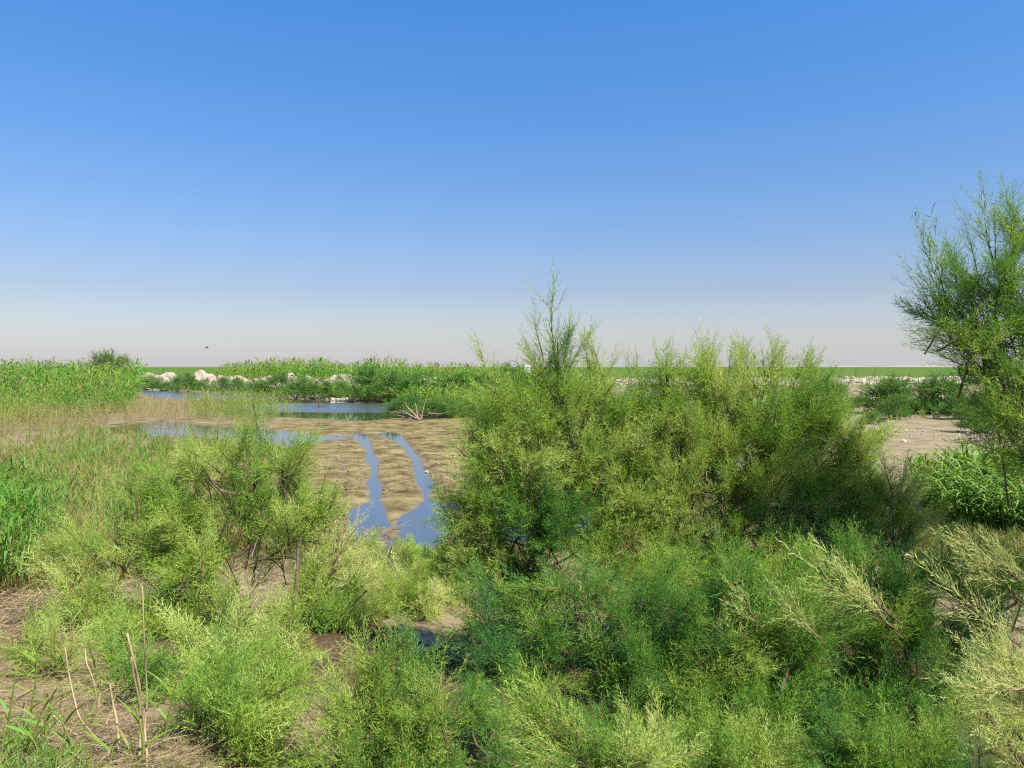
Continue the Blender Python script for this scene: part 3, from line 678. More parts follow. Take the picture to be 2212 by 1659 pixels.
# ------------------------------------------------------------------ reeds, grass and litter
def make_reed(r, leaves=7, lw=.022, ll=.26, stem_w=.008, t0=.2, plume=False, lean=.06):
    """a reed one unit tall: stem and arching blades"""
    g = Geo(); b = r.normal(size=2) * lean
    def ax(t): return np.array([b[0] * t * t, b[1] * t * t, t])
    for a, c in ((0, .5), (.5, 1.0)): ribbon(g, ax(a), ax(c), stem_w * (1 - .5 * a), stem_w * (1 - .6 * c), perp(r, np.array([0, 0, 1.0])))
    ph = r.uniform(0, 6.28)
    for k in range(leaves):
        t = t0 + (.98 - t0) * (k + r.uniform(0, .8)) / max(leaves, 1); ph += math.pi + r.uniform(-.7, .7)
        o = np.array([math.cos(ph), math.sin(ph), 0]); side = np.array([-o[1], o[0], 0]) * .8 + np.array([0, 0, .5]) * r.uniform(-1, 1); side = norm(side)
        L = ll * r.uniform(.7, 1.25); up = r.uniform(.5, 1.5); p = ax(min(t, .98))
        m = p + norm(o + np.array([0, 0, up])) * L * .5
        e = m + norm(o + np.array([0, 0, up - r.uniform(.5, 1.5)])) * L * .5
        w = lw * r.uniform(.7, 1.2)
        g.add([p - side * w * .25, p + side * w * .25, m + side * w * .5, m - side * w * .5], [(0, 1, 2), (0, 2, 3)])
        g.add([m - side * w * .5, m + side * w * .5, e], [(0, 1, 2)])
    if plume:
        for k in range(4):
            d = norm(np.array([r.normal() * .35, r.normal() * .35, 1])); ribbon(g, ax(.97), ax(.97) + d * .13, .012, 0, perp(r, d), 1)
    V, F, M, _ = g.arrays(); return V, F, M

def make_tuft(r, n=9, h=1.0, w=.03, spread=.45):
    g = Geo()
    for k in range(n):
        a = r.uniform(0, 6.28); o = np.array([math.cos(a), math.sin(a), 0]); side = np.array([-o[1], o[0], 0])
        L = h * r.uniform(.5, 1.1); lean = r.uniform(.05, spread); p = o * r.uniform(0, .12)
        m = p + norm(o * lean + np.array([0, 0, 1])) * L * .55; e = m + norm(o * lean * 2.6 + np.array([0, 0, .9 - lean])) * L * .5
        g.add([p - side * w * .4, p + side * w * .4, m + side * w * .45, m - side * w * .45], [(0, 1, 2), (0, 2, 3)])
        g.add([m - side * w * .45, m + side * w * .45, e], [(0, 1, 2)])
    V, F, M, _ = g.arrays(); return V, F, M

r1 = np.random.default_rng(5)
REED = [make_reed(r1, 8, .020, .26) for _ in range(6)]
REED_PL = [make_reed(r1, 8, .026, .24, .010, plume=True) for _ in range(5)]
DRYREED = [make_reed(r1, int(r1.integers(1, 4)), .016, .25, .014, .3, lean=.18) for _ in range(7)]
TUFT = [make_tuft(r1, 8) for _ in range(7)]
STRAWT = [make_reed(r1, 1, .012, .3, .016, .2, lean=.15) for _ in range(4)]

def in_poly(x, y, P):
    return sdist(x, y, np.asarray(P, float)) < 0

def view_scatter(P, n, r, zg=.1):
    """points on the ground inside an outline given in view units"""
    P = np.asarray(P, float); lo, hi = P.min(0), P.max(0); out = []
    while len(out) < n:
        q = r.uniform(lo, hi, (n * 2, 2)); q = q[in_poly(q[:, 0], q[:, 1], P)]
        out += list(q)
    q = np.array(out[:n]); v = np.stack([(q[:, 0] * S - 512) / FPX, -(q[:, 1] * S - 384) / FPX, -np.ones(n)], -1) @ CR.T
    v = v / v[:, 1:2]
    t = (zg - CAM_Z) / v[:, 2]; p = v * t[:, None]
    for _ in range(25):                 # settle on the sloping ground
        z = terrain(p[:, 0], p[:, 1]); t = t + .5 * ((z - CAM_Z) / v[:, 2] - t); p = v * t[:, None]
    return np.stack([p[:, 0], p[:, 1], terrain(p[:, 0], p[:, 1])], -1), q

def dirs_up(r, n, tilt): return norm(np.array([0, 0, 1.0]) + r.normal(size=(n, 3)) * tilt)

def stuff(name, label, cat, g, mats): return props(g.build(name, mats), label, cat, None, 'stuff')

# tall green reeds on the left
r = np.random.default_rng(51); g = Geo()
p, q = view_scatter([(-160, 838), (200, 836), (285, 842), (300, 858), (265, 892), (180, 905), (120, 898), (60, 915), (-20, 908), (-160, 920)], 3600, r)
h = np.interp(p[:, 1], [46, 60, 75, 110], [1.0, 2.0, 3.4, 4.0]) * r.uniform(.55, 1.15, len(p)) * (1 + .7 * fbm(p[:, 0] * .16, p[:, 1] * .16, 8))
place(g, [make_reed(r1, 9, .030, .32, .010) for _ in range(6)], p, norm(dirs_up(r, len(p), .2) + np.array([.18, 0, 0])), h, np.clip(.70 + .9 * fbm(p[:, 0] * .2, p[:, 1] * .2, 9) + r.normal(size=len(p)) * .1, .3, 1), r)
p, q = view_scatter([(-160, 838), (200, 836), (285, 842), (300, 858), (265, 892), (120, 900), (-20, 908), (-160, 920)], 800, r)
h = np.interp(p[:, 1], [46, 60, 75, 110], [1.2, 2.2, 3.5, 4.3]) * r.uniform(.7, 1.15, len(p))
place(g, [make_reed(r1, 3, .03, .26, .012, plume=True, lean=.12) for _ in range(4)], p, dirs_up(r, len(p), .2), h, np.clip(.25 + r.normal(size=len(p)) * .15, 0, .6), r)
stuff('reed_bed', 'tall bright green reed bed on the left below the horizon', 'reeds', g, [M_reed, M_dry])

# dry and olive reeds between the reed bed, the puddle and the pond
r = np.random.default_rng(52); g = Geo()
p, q = view_scatter([(-160, 890), (100, 893), (250, 880), (450, 873), (540, 880), (600, 900), (590, 912), (450, 910), (350, 908), (240, 912), (190, 930), (-160, 945)], 5000, r)
keep = terrain(p[:, 0], p[:, 1]) > .0; p, q = p[keep], q[keep]
h = r.uniform(.4, 1.5, len(p)); tt = np.clip(.26 + .25 * ss(380, 520, q[:, 0]) + .5 * fbm(p[:, 0] * .2, p[:, 1] * .1, 19) + r.normal(size=len(p)) * .1, 0, .62)
place(g, DRYREED + REED[:2], p, dirs_up(r, len(p), .2), h, tt, r)
p, q = view_scatter([(390, 866), (470, 858), (560, 868), (640, 888), (655, 900), (590, 905), (430, 905)], 820, r)
keep = (terrain(p[:, 0], p[:, 1]) > -.2); p = p[keep]
place(g, REED + DRYREED, p, dirs_up(r, len(p), .15), r.uniform(.9, 1.9, len(p)), np.clip(.36 + r.normal(size=len(p)) * .14, 0, .6), r)
stuff('dry_reeds', 'straw coloured and olive reeds round the puddle on the left', 'reeds', g, [M_reed, M_dry])

# rough meadow of short reeds and grass
r = np.random.default_rng(53); g = Geo()
Z3 = [(-160, 935), (235, 933), (300, 945), (440, 948), (560, 962), (640, 985), (660, 1060), (560, 1180), (300, 1250), (140, 1275), (-160, 1310)]
p, q = view_scatter(Z3, 6500, r); keep = terrain(p[:, 0], p[:, 1]) > .005; p, q = p[keep], q[keep]
pat = fbm(p[:, 0] * .35, p[:, 1] * .22, 61)
tt = np.clip(.38 + 1.3 * pat + r.normal(size=len(p)) * .12 - .12 * ss(300, 600, q[:, 0]), 0, .78)
place(g, TUFT, p, dirs_up(r, len(p), .2), r.uniform(.26, .7, len(p)) * (.8 + .8 * np.clip(pat + .3, 0, 1)), tt, r)
p, q = view_scatter(Z3, 2800, r); keep = terrain(p[:, 0], p[:, 1]) > .005; p = p[keep]
place(g, DRYREED, p, dirs_up(r, len(p), .3), r.uniform(.35, 1.2, len(p)), np.clip(.16 + r.normal(size=len(p)) * .12, 0, .5), r)
stuff('grass', 'yellow green grass and short reeds covering the left meadow', 'grass', g, [M_reed, M_dry])

# bright reeds at the left edge
r = np.random.default_rng(54); g = Geo()
p, q = view_scatter([(-160, 1110), (70, 1120), (120, 1180), (125, 1240), (60, 1290), (-160, 1310)], 420, r)
place(g, REED, p, dirs_up(r, len(p), .16), r.uniform(.8, 1.7, len(p)), np.clip(.72 + r.normal(size=len(p)) * .12, .3, 1), r)
stuff('reeds', 'bright green broad bladed reeds at the left edge above the straw', 'reeds', g, [M_reed, M_dry])

# reed belt beyond the pond
r = np.random.default_rng(55); g = Geo()
N = 5200; x = r.uniform(-125, 75, N); yf = np.interp(x, FAR_X, FAR_Y); y = yf + r.uniform(9, 45, N) ** 1.0
dx = 1106 + x / y * 1598.6
hmax = np.interp(dx, [200, 330, 455, 490, 560, 700, 760, 800, 850, 900, 1060, 1200, 1300, 2300], [1.2, 1.1, 1.3, 3.0, 3.7, 3.6, 2.6, 3.8, 3.5, 2.8, 2.6, 2.2, 1.3, 1.2])
keep = r.random(N) < np.where(dx > 1250, .45, 1); x, y, dx, hmax = x[keep], y[keep], dx[keep], hmax[keep]; N = len(x)
h = hmax * r.uniform(.55, 1.05, N) * (1 + .4 * fbm(x * .15, y * .15, 71))
p = np.stack([x, y, terrain(x, y)], -1)
place(g, [make_reed(r1, 7, .05, .30, .018, plume=True) for _ in range(5)], p, dirs_up(r, N, .1), h, np.clip(.66 + .6 * fbm(x * .12, y * .12, 72) + r.normal(size=N) * .1, .25, 1), r)
stuff('reed_belt', 'belt of green reeds with brown plumes beyond the pond on the skyline', 'reeds', g, [M_reed, M_dry])

r = np.random.default_rng(155); g = Geo()
N = 5200; x = r.uniform(-70, 8, N); yf = np.interp(x, FAR_X, FAR_Y); y = yf + 2.0 + r.random(N) ** 1.4 * 11
keep = fbm(x * .25, y * .25, 171) > -.10; x, y = x[keep], y[keep]; N = len(x)
place(g, [make_reed(r1, 7, .06, .34, .02) for _ in range(5)], np.stack([x, y, terrain(x, y) - .02], -1), dirs_up(r, N, .18), r.uniform(.5, 1.5, N) * np.interp(x, [-70, -30, -8, 8], [.9, 1.0, 1.3, 1.4]), np.clip(.60 + .7 * fbm(x * .3, y * .3, 172) + r.normal(size=N) * .1, .1, 1), r)
stuff('bank_grass', 'green and olive grass covering the far pond bank', 'grass', g, [M_reed, M_dry])

r = np.random.default_rng(156); g = Geo(); N = 420
y = r.uniform(170, 900, N) ** 1.0; x = r.uniform(-.75, .75, N) * y; keep = fbm(x * .012, y * .012, 181) > -.02; x, y = x[keep], y[keep]; N = len(x)
place(g, COARSE, np.stack([x, y, terrain(x, y) - .2], -1), dirs_up(r, N, .25), r.uniform(1.0, 2.6, N), np.clip(.35 + .15 * r.normal(size=N), 0, 1), r)
stuff('distant_scrub', 'thin scatter of distant scrub on the green plain at the horizon', 'scrub', g, [M_far, M_bark])

# grass tussock on the right
r = np.random.default_rng(56); g = Geo()
p, q = view_scatter([(1985, 1090), (2080, 1080), (2260, 1085), (2300, 1130), (2250, 1165), (2080, 1150), (2000, 1130)], 1100, r)
c = p.mean(0); rr = np.linalg.norm((p - c)[:, :2] / np.array([2.2, 2.4]), axis=1)
dr = dirs_up(r, len(p), .14); dr[:, :2] += (p - c)[:, :2] * .14
o = empty('grass_tussock', (c[0], c[1], c[2]), 'lush bright green grass tussock in front of the sandy clearing on the right', 'grass clump')
place(g, [make_reed(r1, 8, .030, .34, .012) for _ in range(5)], p, dr, r.uniform(.9, 1.55, len(p)) * np.clip(1.25 - .45 * rr, .5, 1.2), np.clip(.60 + r.normal(size=len(p)) * .10, .35, 1), r)
b = g.build('blades', [M_reed, M_dry], o); b.matrix_parent_inverse = Matrix.Translation(-Vector(o.location))

# short mixed grass: right hand side, pool margin, foreground
r = np.random.default_rng(57); g = Geo()
for P, n, hh, tm in (([(1960, 1125), (2290, 1150), (2290, 1260), (2080, 1300), (1980, 1240)], 1500, (.15, .45), .32), ([(880, 1185), (960, 1182), (1000, 1200), (960, 1230), (860, 1230)], 160, (.15, .45), .5),
                     ([(620, 1090), (760, 1100), (800, 1170), (830, 1240), (700, 1230), (620, 1180)], 420, (.15, .4), .34), ([(1860, 885), (2060, 885), (2120, 905), (1980, 905), (1880, 912)], 200, (.3, .8), .55),
                     ([(1000, 1180), (1700, 1150), (1700, 1400), (1000, 1400)], 420, (.1, .35), .35)):
    p, q = view_scatter(P, n, r); keep = terrain(p[:, 0], p[:, 1]) > .004; p = p[keep]
    place(g, TUFT, p, dirs_up(r, len(p), .25), r.uniform(*hh, len(p)), np.clip(tm + r.normal(size=len(p)) * .15, 0, .85), r)
stuff('short_grass', 'short mixed grass round the pool and below the tussock', 'grass', g, [M_reed, M_dry])

r = np.random.default_rng(58); g = Geo()
for P, n, hh, tm in (([(-60, 1580), (70, 1590), (150, 1630), (200, 1659), (200, 1720), (-60, 1720)], 260, (.06, .18), .60), ([(230, 1600), (480, 1590), (640, 1620), (640, 1720), (300, 1720)], 110, (.05, .13), .42), ([(-40, 1530), (200, 1555), (200, 1600), (-40, 1590)], 60, (.06, .16), .35)):
    p, q = view_scatter(P, n, r)
    place(g, [make_tuft(r1, 8, 1, .035, .9) for _ in range(5)], p, dirs_up(r, len(p), .4), r.uniform(*hh, len(p)), np.clip(tm + r.normal(size=len(p)) * .16, 0, .9), r)
stuff('foreground_grass', 'low tangled grass on the bank at the bottom left', 'grass', g, [M_reed, M_dry])

# straw and fallen stalks
r = np.random.default_rng(59); g = Geo()
for P, n, ln in (([(-60, 1225), (100, 1230), (190, 1270), (230, 1330), (130, 1400), (-60, 1390)], 2600, (.2, .7)), ([(380, 1170), (640, 1180), (660, 1390), (420, 1400)], 900, (.15, .5)), ([(-60, 1540), (700, 1560), (720, 1720), (-60, 1720)], 3600, (.04, .22)), ([(-60, 1420), (300, 1440), (300, 1560), (-60, 1560)], 900, (.06, .3)),
                 ([(600, 1390), (980, 1380), (980, 1640), (640, 1640)], 1300, (.08, .35)), ([(1960, 1110), (2290, 1160), (2290, 1290), (1990, 1240)], 2200, (.12, .5)), ([(620, 1120), (730, 1110), (740, 1170), (640, 1180)], 450, (.2, .6)),
                 ([(795, 1150), (845, 1140), (850, 1200), (800, 1205)], 260, (.2, .6)), ([(1000, 1230), (1850, 1230), (1850, 1600), (1000, 1600)], 1500, (.1, .4)), ([(150, 960), (600, 990), (560, 1120), (150, 1120)], 1100, (.2, .7))):
    p, q = view_scatter(P, n, r); a = r.uniform(0, 6.28, len(p))
    d = np.stack([np.cos(a), np.sin(a) * .7, r.uniform(-.08, .28, len(p))], -1)
    place(g, STRAWT, p + np.array([0, 0, .012]) + r.random((len(p), 1)) * np.array([0, 0, .05]), d, r.uniform(*ln, len(p)), np.clip(.5 + r.normal(size=len(p)) * .22, 0, 1), r)
stuff('straw_litter', 'fallen dry straw and reed stalks lying on the ground', 'straw', g, [M_straw, M_straw])

# dark stubble standing in the near pool
r = np.random.default_rng(60); g = Geo()
p, q = view_scatter([(850, 1115), (950, 1100), (965, 1170), (900, 1185), (850, 1150)], 46, r, 0.0); p[:, 2] = -.05
place(g, DRYREED, p, dirs_up(r, len(p), .16), r.uniform(.14, .34, len(p)), np.clip(.1 + .1 * r.normal(size=len(p)), 0, .3), r)
stuff('reed_stubble', 'dark broken reed stubble standing in the near pool', 'stubble', g, [M_straw, M_straw])

# ------------------------------------------------------------------ far shrubs
def shrub_proto(seed, n=330, tvar=.12, hole=0):
    """unit shrub, one wide and one tall: crown and stems as meshes"""
    r = np.random.default_rng(seed); gc = Geo(); gw = Geo()
    lob = [(np.array([r.uniform(-.3, .3), r.uniform(-.3, .3), r.uniform(.35, .72)]), r.uniform(.22, .34)) for _ in range(5)] + [(np.array([math.cos(a) * .33, math.sin(a) * .33, r.uniform(.14, .26)]), .26) for a in (0, 1.25, 2.5, 3.8, 5.0)]
    for c, R in lob:
        N = n // len(lob); u = norm(r.normal(size=(N, 3))) * (r.random(N) ** .4)[:, None]; u[:, 2] = np.abs(u[:, 2]) * .9 - .15
        d = norm(u + np.array([0, 0, .6]) + r.normal(size=(N, 3)) * .3); ln = r.uniform(.16, .34, N)
        place(gc, COARSE, c + u * R - d * ln[:, None] * .5, d, ln, np.clip(.45 + r.normal() * tvar + r.normal(size=N) * .1, 0, 1), r)
        tube(gw, spline([(r.normal() * .03, r.normal() * .03, -.02), c * np.array([.5, .5, .6]), c], 6), np.linspace(.016, .005, 6), 4)
    a = gc.build('crown', [M_far, M_bark]); b = gw.build('trunk', [M_bark])
    ms = (a.data, b.data)
    for o in (a, b): bpy.data.objects.remove(o)
    return ms
PROTO = [shrub_proto(80 + k) for k in range(6)]

def shrub(k, dx, base_dy, top_dy, w_dx, label, group=None, name='shrub', zg=None, d=None):
    if d is None:
        P = flat(dx, base_dy, .1); x, y = P; 
    else: x, y = at(dx, 800, d)[:2]
    z = float(terrain(x, y)); z = max(z, -.02)
    top = at(dx, top_dy, y)[2]; hgt = max(.4, top - z); w = w_dx * y / 1598.6 * 1.25
    o = empty(name, (x, y, z - .03), label, 'shrub', group)
    o.scale = (w, w, hgt * 1.05); o.rotation_euler.z = (k * 2.4) % 6.28
    for nm, me in zip(('crown', 'trunk'), PROTO[k % len(PROTO)]):
        c = bpy.data.objects.new(nm, me); COL.objects.link(c); c.parent = o
    return o

ORD = ['first', 'second', 'third', 'fourth', 'fifth', 'sixth', 'seventh', 'eighth', 'ninth', 'tenth', 'eleventh', 'twelfth', 'thirteenth', 'fourteenth', 'fifteenth', 'sixteenth']
row = [(278, 841, 812, 34), (312, 842, 808, 38), (350, 843, 812, 36), (383, 844, 809, 34), (408, 846, 797, 40), (440, 847, 813, 40), (476, 848, 808, 36), (515, 851, 811, 40), (552, 853, 812, 44), (596, 856, 802, 60), (640, 858, 808, 54), (672, 860, 806, 40), (712, 861, 815, 34), (742, 862, 818, 32)]
for k, (dx, b, t, w) in enumerate(row):
    shrub(k, dx, b, t, w, 'dark green shrub on the far pond bank, %s from the left in its row' % ORD[k], 'shrubs along the far pond bank')
mass = [(790, 866, 786, 80, 'large bushy shrub right of the gravel shore'), (845, 868, 788, 86, 'large dark shrub behind the dead branches, left of the pair'), (915, 872, 796, 96, 'large dark shrub behind the dead branches, middle of the mass'),
        (985, 876, 796, 110, 'large dark shrub left of the spired tamarisk'), (1060, 880, 800, 110, 'large dark shrub half hidden behind the spired tamarisk'), (1130, 880, 800, 100, 'dark shrub behind the spired tamarisk stem'),
        (872, 892, 852, 78, 'low light green shrub overhanging the dead branches'), (935, 895, 852, 80, 'low light green shrub right of the dead branches'), (1000, 896, 858, 80, 'low green shrub touching the spired tamarisk on its left')]
for k, (dx, b, t, w, lab) in enumerate(mass): shrub(k + 3, dx, b, t, w, lab, 'shrubs at the right end of the pond')
shrub(2, 1105, 0, 771, 46, 'rounded light green shrub top showing above the skyline left of the spire', d=78)
right = [(1930, 905, 845, 60, 'low olive shrub in front of the row behind the clearing'), (2075, 905, 830, 70, 'tan and green shrub behind the pale block in the clearing'), (2010, 893, 800, 70, 'upright shrub rising behind the clearing, its top at the field line'), (1895, 893, 800, 96, 'green shrub at the left end of the sandy clearing'), (1962, 893, 806, 90, 'dark shadowy shrub behind the sandy clearing'), (2045, 896, 806, 100, 'brownish shrub behind the middle of the sandy clearing'), (2110, 934, 868, 70, 'low dark shrub casting shade on the clearing'),
         (2185, 925, 820, 120, 'large dark shrub behind the tall tamarisk tree'), (1790, 893, 812, 90, 'shrub hidden partly by the broad tamarisk'), (1880, 915, 885, 50, 'low bright shrub at the clearing edge by the broad tamarisk')]
for k, (dx, b, t, w, lab) in enumerate(right): shrub(k + 1, dx, b, t, w, lab, 'shrubs round the right clearing')

# the round shrub on the skyline at the left
r = np.random.default_rng(90); gc = Geo(); gw = Geo(); B = at(230, 800, 100); B[2] = terrain(B[0], B[1])
o = empty('round_shrub', tuple(B), 'tall round shrub standing above the reeds at the left skyline', 'shrub')
for dx, dy, rx, rz, tm in ((218, 785, 24, 26, .35), (240, 782, 24, 24, .5), (205, 800, 18, 22, .3), (232, 805, 28, 22, .42), (266, 788, 17, 20, .85), (255, 800, 20, 22, .72)):
    c = at(dx, dy, 100); R = np.array([rx, rx, rz]) * 100 / 1598.6; N = 130
    u = norm(r.normal(size=(N, 3))) * (r.random(N) ** .4)[:, None]; d = norm(u + np.array([0, 0, .8]) + r.normal(size=(N, 3)) * .25); ln = r.uniform(.7, 1.4, N)
    place(gc, COARSE, c + u * R - d * ln[:, None] * .5, d, ln, np.clip(tm + r.normal(size=N) * .1, 0, 1), r)
    tube(gw, spline([B, (B + c) / 2 + r.normal(size=3) * .15, c], 6), np.linspace(.09, .03, 6), 5)
for ch in (gc.build('crown', [M_far, M_bark], o), gw.build('trunk', [M_bark], o)): ch.matrix_parent_inverse = Matrix.Translation(-Vector(o.location))

# ------------------------------------------------------------------ spoil heaps, stones, gravel
def lump(r, R, n=18, m=9, rough=.25, flat_base=True, seed=0):
    """a rough mound or stone around the origin"""
    V = []; 
    for i in range(m + 1):
        ph = (math.pi * .5 if flat_base else math.pi) * i / m
        for j in range(n):
            a = 2 * math.pi * j / n; V.append((math.sin(ph) * math.cos(a), math.sin(ph) * math.sin(a), math.cos(ph)))
    V = np.array(V); k = 1 + rough * 2 * (fbm(V[:, 0] * 2.3 + seed, V[:, 1] * 2.3 + V[:, 2] * 3.1, seed, 3)) + rough * .6 * fbm(V[:, 0] * 7 + seed, V[:, 1] * 7 + V[:, 2] * 6, seed + 5, 2)
    V = V * k[:, None] * R; F = []
    for i in range(m):
        for j in range(n):
            a, b = i * n + j, i * n + (j + 1) % n; F += [(a, a + n, b + n), (a, b + n, b)]
    return V, F

def heap(k, x0, x1, top_dy, d, label, group):
    r = np.random.default_rng(200 + k); c = at((x0 + x1) / 2, top_dy, d); w = (x1 - x0) / 2 * d / 1598.6
    zb = float(terrain(c[0], c[1])) - .15; hgt = max(.5, c[2] - zb)
    g = Geo(); V, F = lump(r, 1, 40, 14, .30, True, 300 + k)
    V[:, 2] = V[:, 2] ** 1.5 * (1 - .25 * noise(V[:, 0] * 3, V[:, 1] * 3, k)); V = V * np.array([w * 2.2, w * 1.4, hgt])
    V[:, 2] += .22 * fbm(V[:, 0] * 1.6, V[:, 1] * 1.6, 400 + k, 3) * hgt
    g.add(V, F); 
    for _ in range(70):                       # loose blocks on the heap
        a = r.uniform(0, 6.28); q = r.uniform(.1, 1.05); Vb, Fb = lump(r, r.uniform(.06, .24) * r.uniform(.5, 1.2), 5, 3, .8, False, int(r.integers(999)))
        g.add(Vb + np.array([math.cos(a) * q * w, math.sin(a) * q * w * .8, hgt * max(0, 1 - q * q) ** .75 * .85]), Fb)
    o = g.build('spoil_heap', [M_heap], None); o.location = (c[0], c[1], zb)
    return props(o, label, 'rubble heap', group)

HL = [(258, 306, 795, 128), (304, 348, 797, 127), (345, 378, 799, 126), (412, 466, 801, 122), (466, 497, 803, 118), (500, 535, 802, 115), (556, 590, 805, 108), (598, 640, 806, 104), (645, 690, 806, 100), (690, 718, 807, 98), (716, 764, 805, 97)]
for k, (a, b, t, d) in enumerate(HL): heap(k, a, b, t + 6, d, 'white rubble heap beyond the pond, %s from the left in its row' % ORD[k], 'white rubble heaps beyond the pond')
HR = [(880, 935, 806, 96), (1320, 1400, 812, 92), (1390, 1470, 811, 90), (1470, 1560, 812, 92), (1550, 1640, 810, 90), (1640, 1720, 812, 92), (1745, 1810, 812, 100), (1800, 1870, 806, 105), (1865, 1950, 805, 108), (1945, 2040, 808, 104), (2030, 2130, 806, 108), (2110, 2212, 808, 104)]
for k, (a, b, t, d) in enumerate(HR): heap(k + 20, a, b, t + 7, d, 'sandy rubble heap behind the tamarisks on the right, %s from the left' % ORD[k], 'rubble heaps on the right')

def stone(k, dx, dy, size, label, squash=.7, mat=None, group=None):
    p = gh(dx, dy); r = np.random.default_rng(500 + k)
    V, F = lump(r, size, 12, 8, .55, False, 600 + k); V = V * np.array([1, .8, squash])
    g = Geo(); g.add(V, F); o = g.build('stone', [mat or M_stone]); o.location = (p[0], p[1], p[2] + size * squash * .45); o.rotation_euler.z = k * 1.7
    return props(o, label, 'stone', group)
for k, a in enumerate([(912, 1392, .14, 'largest white stone among the near tamarisks below the pool'), (893, 1385, .10, 'upright white stone touching the largest one on its left'), (936, 1402, .11, 'white stone right of the largest one, under tamarisk twigs'),
                       (868, 1376, .07, 'small white stone lying left of the white stone group'), (905, 1412, .10, 'white stone in front of the largest one'), (867, 1360, .07, 'tiny white stone at the back of the white stone group'),
                       (922, 1021, .08, 'grey stone on the mud beside the right wheel rut'), (2100, 953, .20, 'pale brown block lying at the back of the sandy clearing'), (2019, 1079, .16, 'white stone in the grass below the tussock'),
                       (1952, 955, .13, 'small pale stone left in the sandy clearing'), (1355, 872, .3, 'white stone by the water at the shrub foot') if False else (718, 873, .22, 'pale stone at the waterline below the gravel shore')]): stone(k, *a[:3], a[3])

r = np.random.default_rng(61); g = Geo()
for P, n, sz in (([(600, 851), (690, 852), (765, 858), (770, 867), (720, 865), (650, 858)], 420, (.1, .34)), ([(290, 840), (480, 843), (600, 850), (600, 853), (480, 847), (300, 843)], 220, (.12, .34)), ([(1890, 925), (2150, 930), (2150, 950), (1900, 946)], 130, (.03, .10))):
    p, q = view_scatter(P, n, r)
    keep = terrain(p[:, 0], p[:, 1]) > -.05
    for c in p[keep]:
        s = r.uniform(*sz) * r.uniform(.5, 1); V, F = lump(r, s, 6, 3, .5, False, int(r.integers(9999))); g.add(V * np.array([1, 1, .6]) + c + np.array([0, 0, s * .3]), F)
stuff('gravel', 'loose pale gravel along the far shore and on the flats', 'gravel', g, [M_stone])

r = np.random.default_rng(63); g = Geo()
p, q = view_scatter([(600, 903), (980, 905), (990, 1060), (700, 1080)], 420, r)
for c in p[terrain(p[:, 0], p[:, 1]) > .01]:
    sz = r.uniform(.02, .075); V, F = lump(r, sz, 6, 3, .5, False, int(r.integers(9999))); g.add(V * np.array([1, 1, .6]) + c + np.array([0, 0, sz * .2]), F)
p, q = view_scatter([(-60, 1400), (260, 1430), (520, 1560), (640, 1600), (640, 1720), (-60, 1720)], 700, r)
for c in p:
    sz = r.uniform(.006, .03); V, F = lump(r, sz, 5, 3, .6, False, int(r.integers(9999))); g.add(V * np.array([1, 1, .7]) + c + np.array([0, 0, sz * .3]), F)
M_clod = solid_mat('mud_clod', [(.3, (.09, .065, .035)), (.7, (.22, .17, .09))], scale=6)
stuff('mud_clods', 'small dark clods scattered over the wet flat and the near bank', 'clods', g, [M_clod])

# ------------------------------------------------------------------ dead branches and water twigs
r = np.random.default_rng(62)
D0 = gh(905, 907); o = empty('dead_shrub', tuple(D0), 'bare grey dead branches at the pond edge below the low green shrub', 'dead shrub'); d0 = D0[1]
for pts, rad in (([(905, 907), (893, 893), (880, 880), (874, 868)], .10), ([(905, 907), (901, 895), (899, 880), (896, 868)], .07), ([(908, 907), (912, 895), (915, 880), (920, 862)], .06), ([(900, 905), (885, 897), (865, 893), (850, 890), (838, 893)], .09),
                 ([(885, 897), (870, 888), (858, 888)], .05), ([(905, 906), (880, 903), (860, 897), (845, 897)], .05), ([(912, 905), (905, 893), (896, 885)], .05), ([(925, 893), (950, 894), (975, 888), (990, 885)], .035)):
    g = Geo(); p = np.array([at(a, b, d0 + i * .12) for i, (a, b) in enumerate(pts)]); tube(g, spline(p, 10), np.linspace(rad, rad * .25, 10), 5)
    b = g.build('branch', [M_dead], o, True); b.matrix_parent_inverse = Matrix.Translation(-Vector(o.location))
D1 = flat(690, 879, 0); o = empty('water_shrub', (D1[0], D1[1], -.1), 'thin half leafless shrub standing in the pond water', 'shrub')
gw = Geo(); gc = Geo()
for k in range(16):
    e = at(690 + r.uniform(-30, 34), r.uniform(848, 868), D1[1] + r.uniform(-.8, .8)); b0 = np.array([D1[0], D1[1], -.1])
    tube(gw, spline([b0, (b0 + e) / 2 + r.normal(size=3) * .12, e], 6), np.linspace(.03, .01, 6), 4)
    if k < 10: place(gc, COARSE, [e] * 2, dirs_up(r, 2, .5), .45, .55, r)
for ch in (gw.build('trunk', [M_bark], o), gc.build('crown', [M_far, M_bark], o)): ch.matrix_parent_inverse = Matrix.Translation(-Vector(o.location))

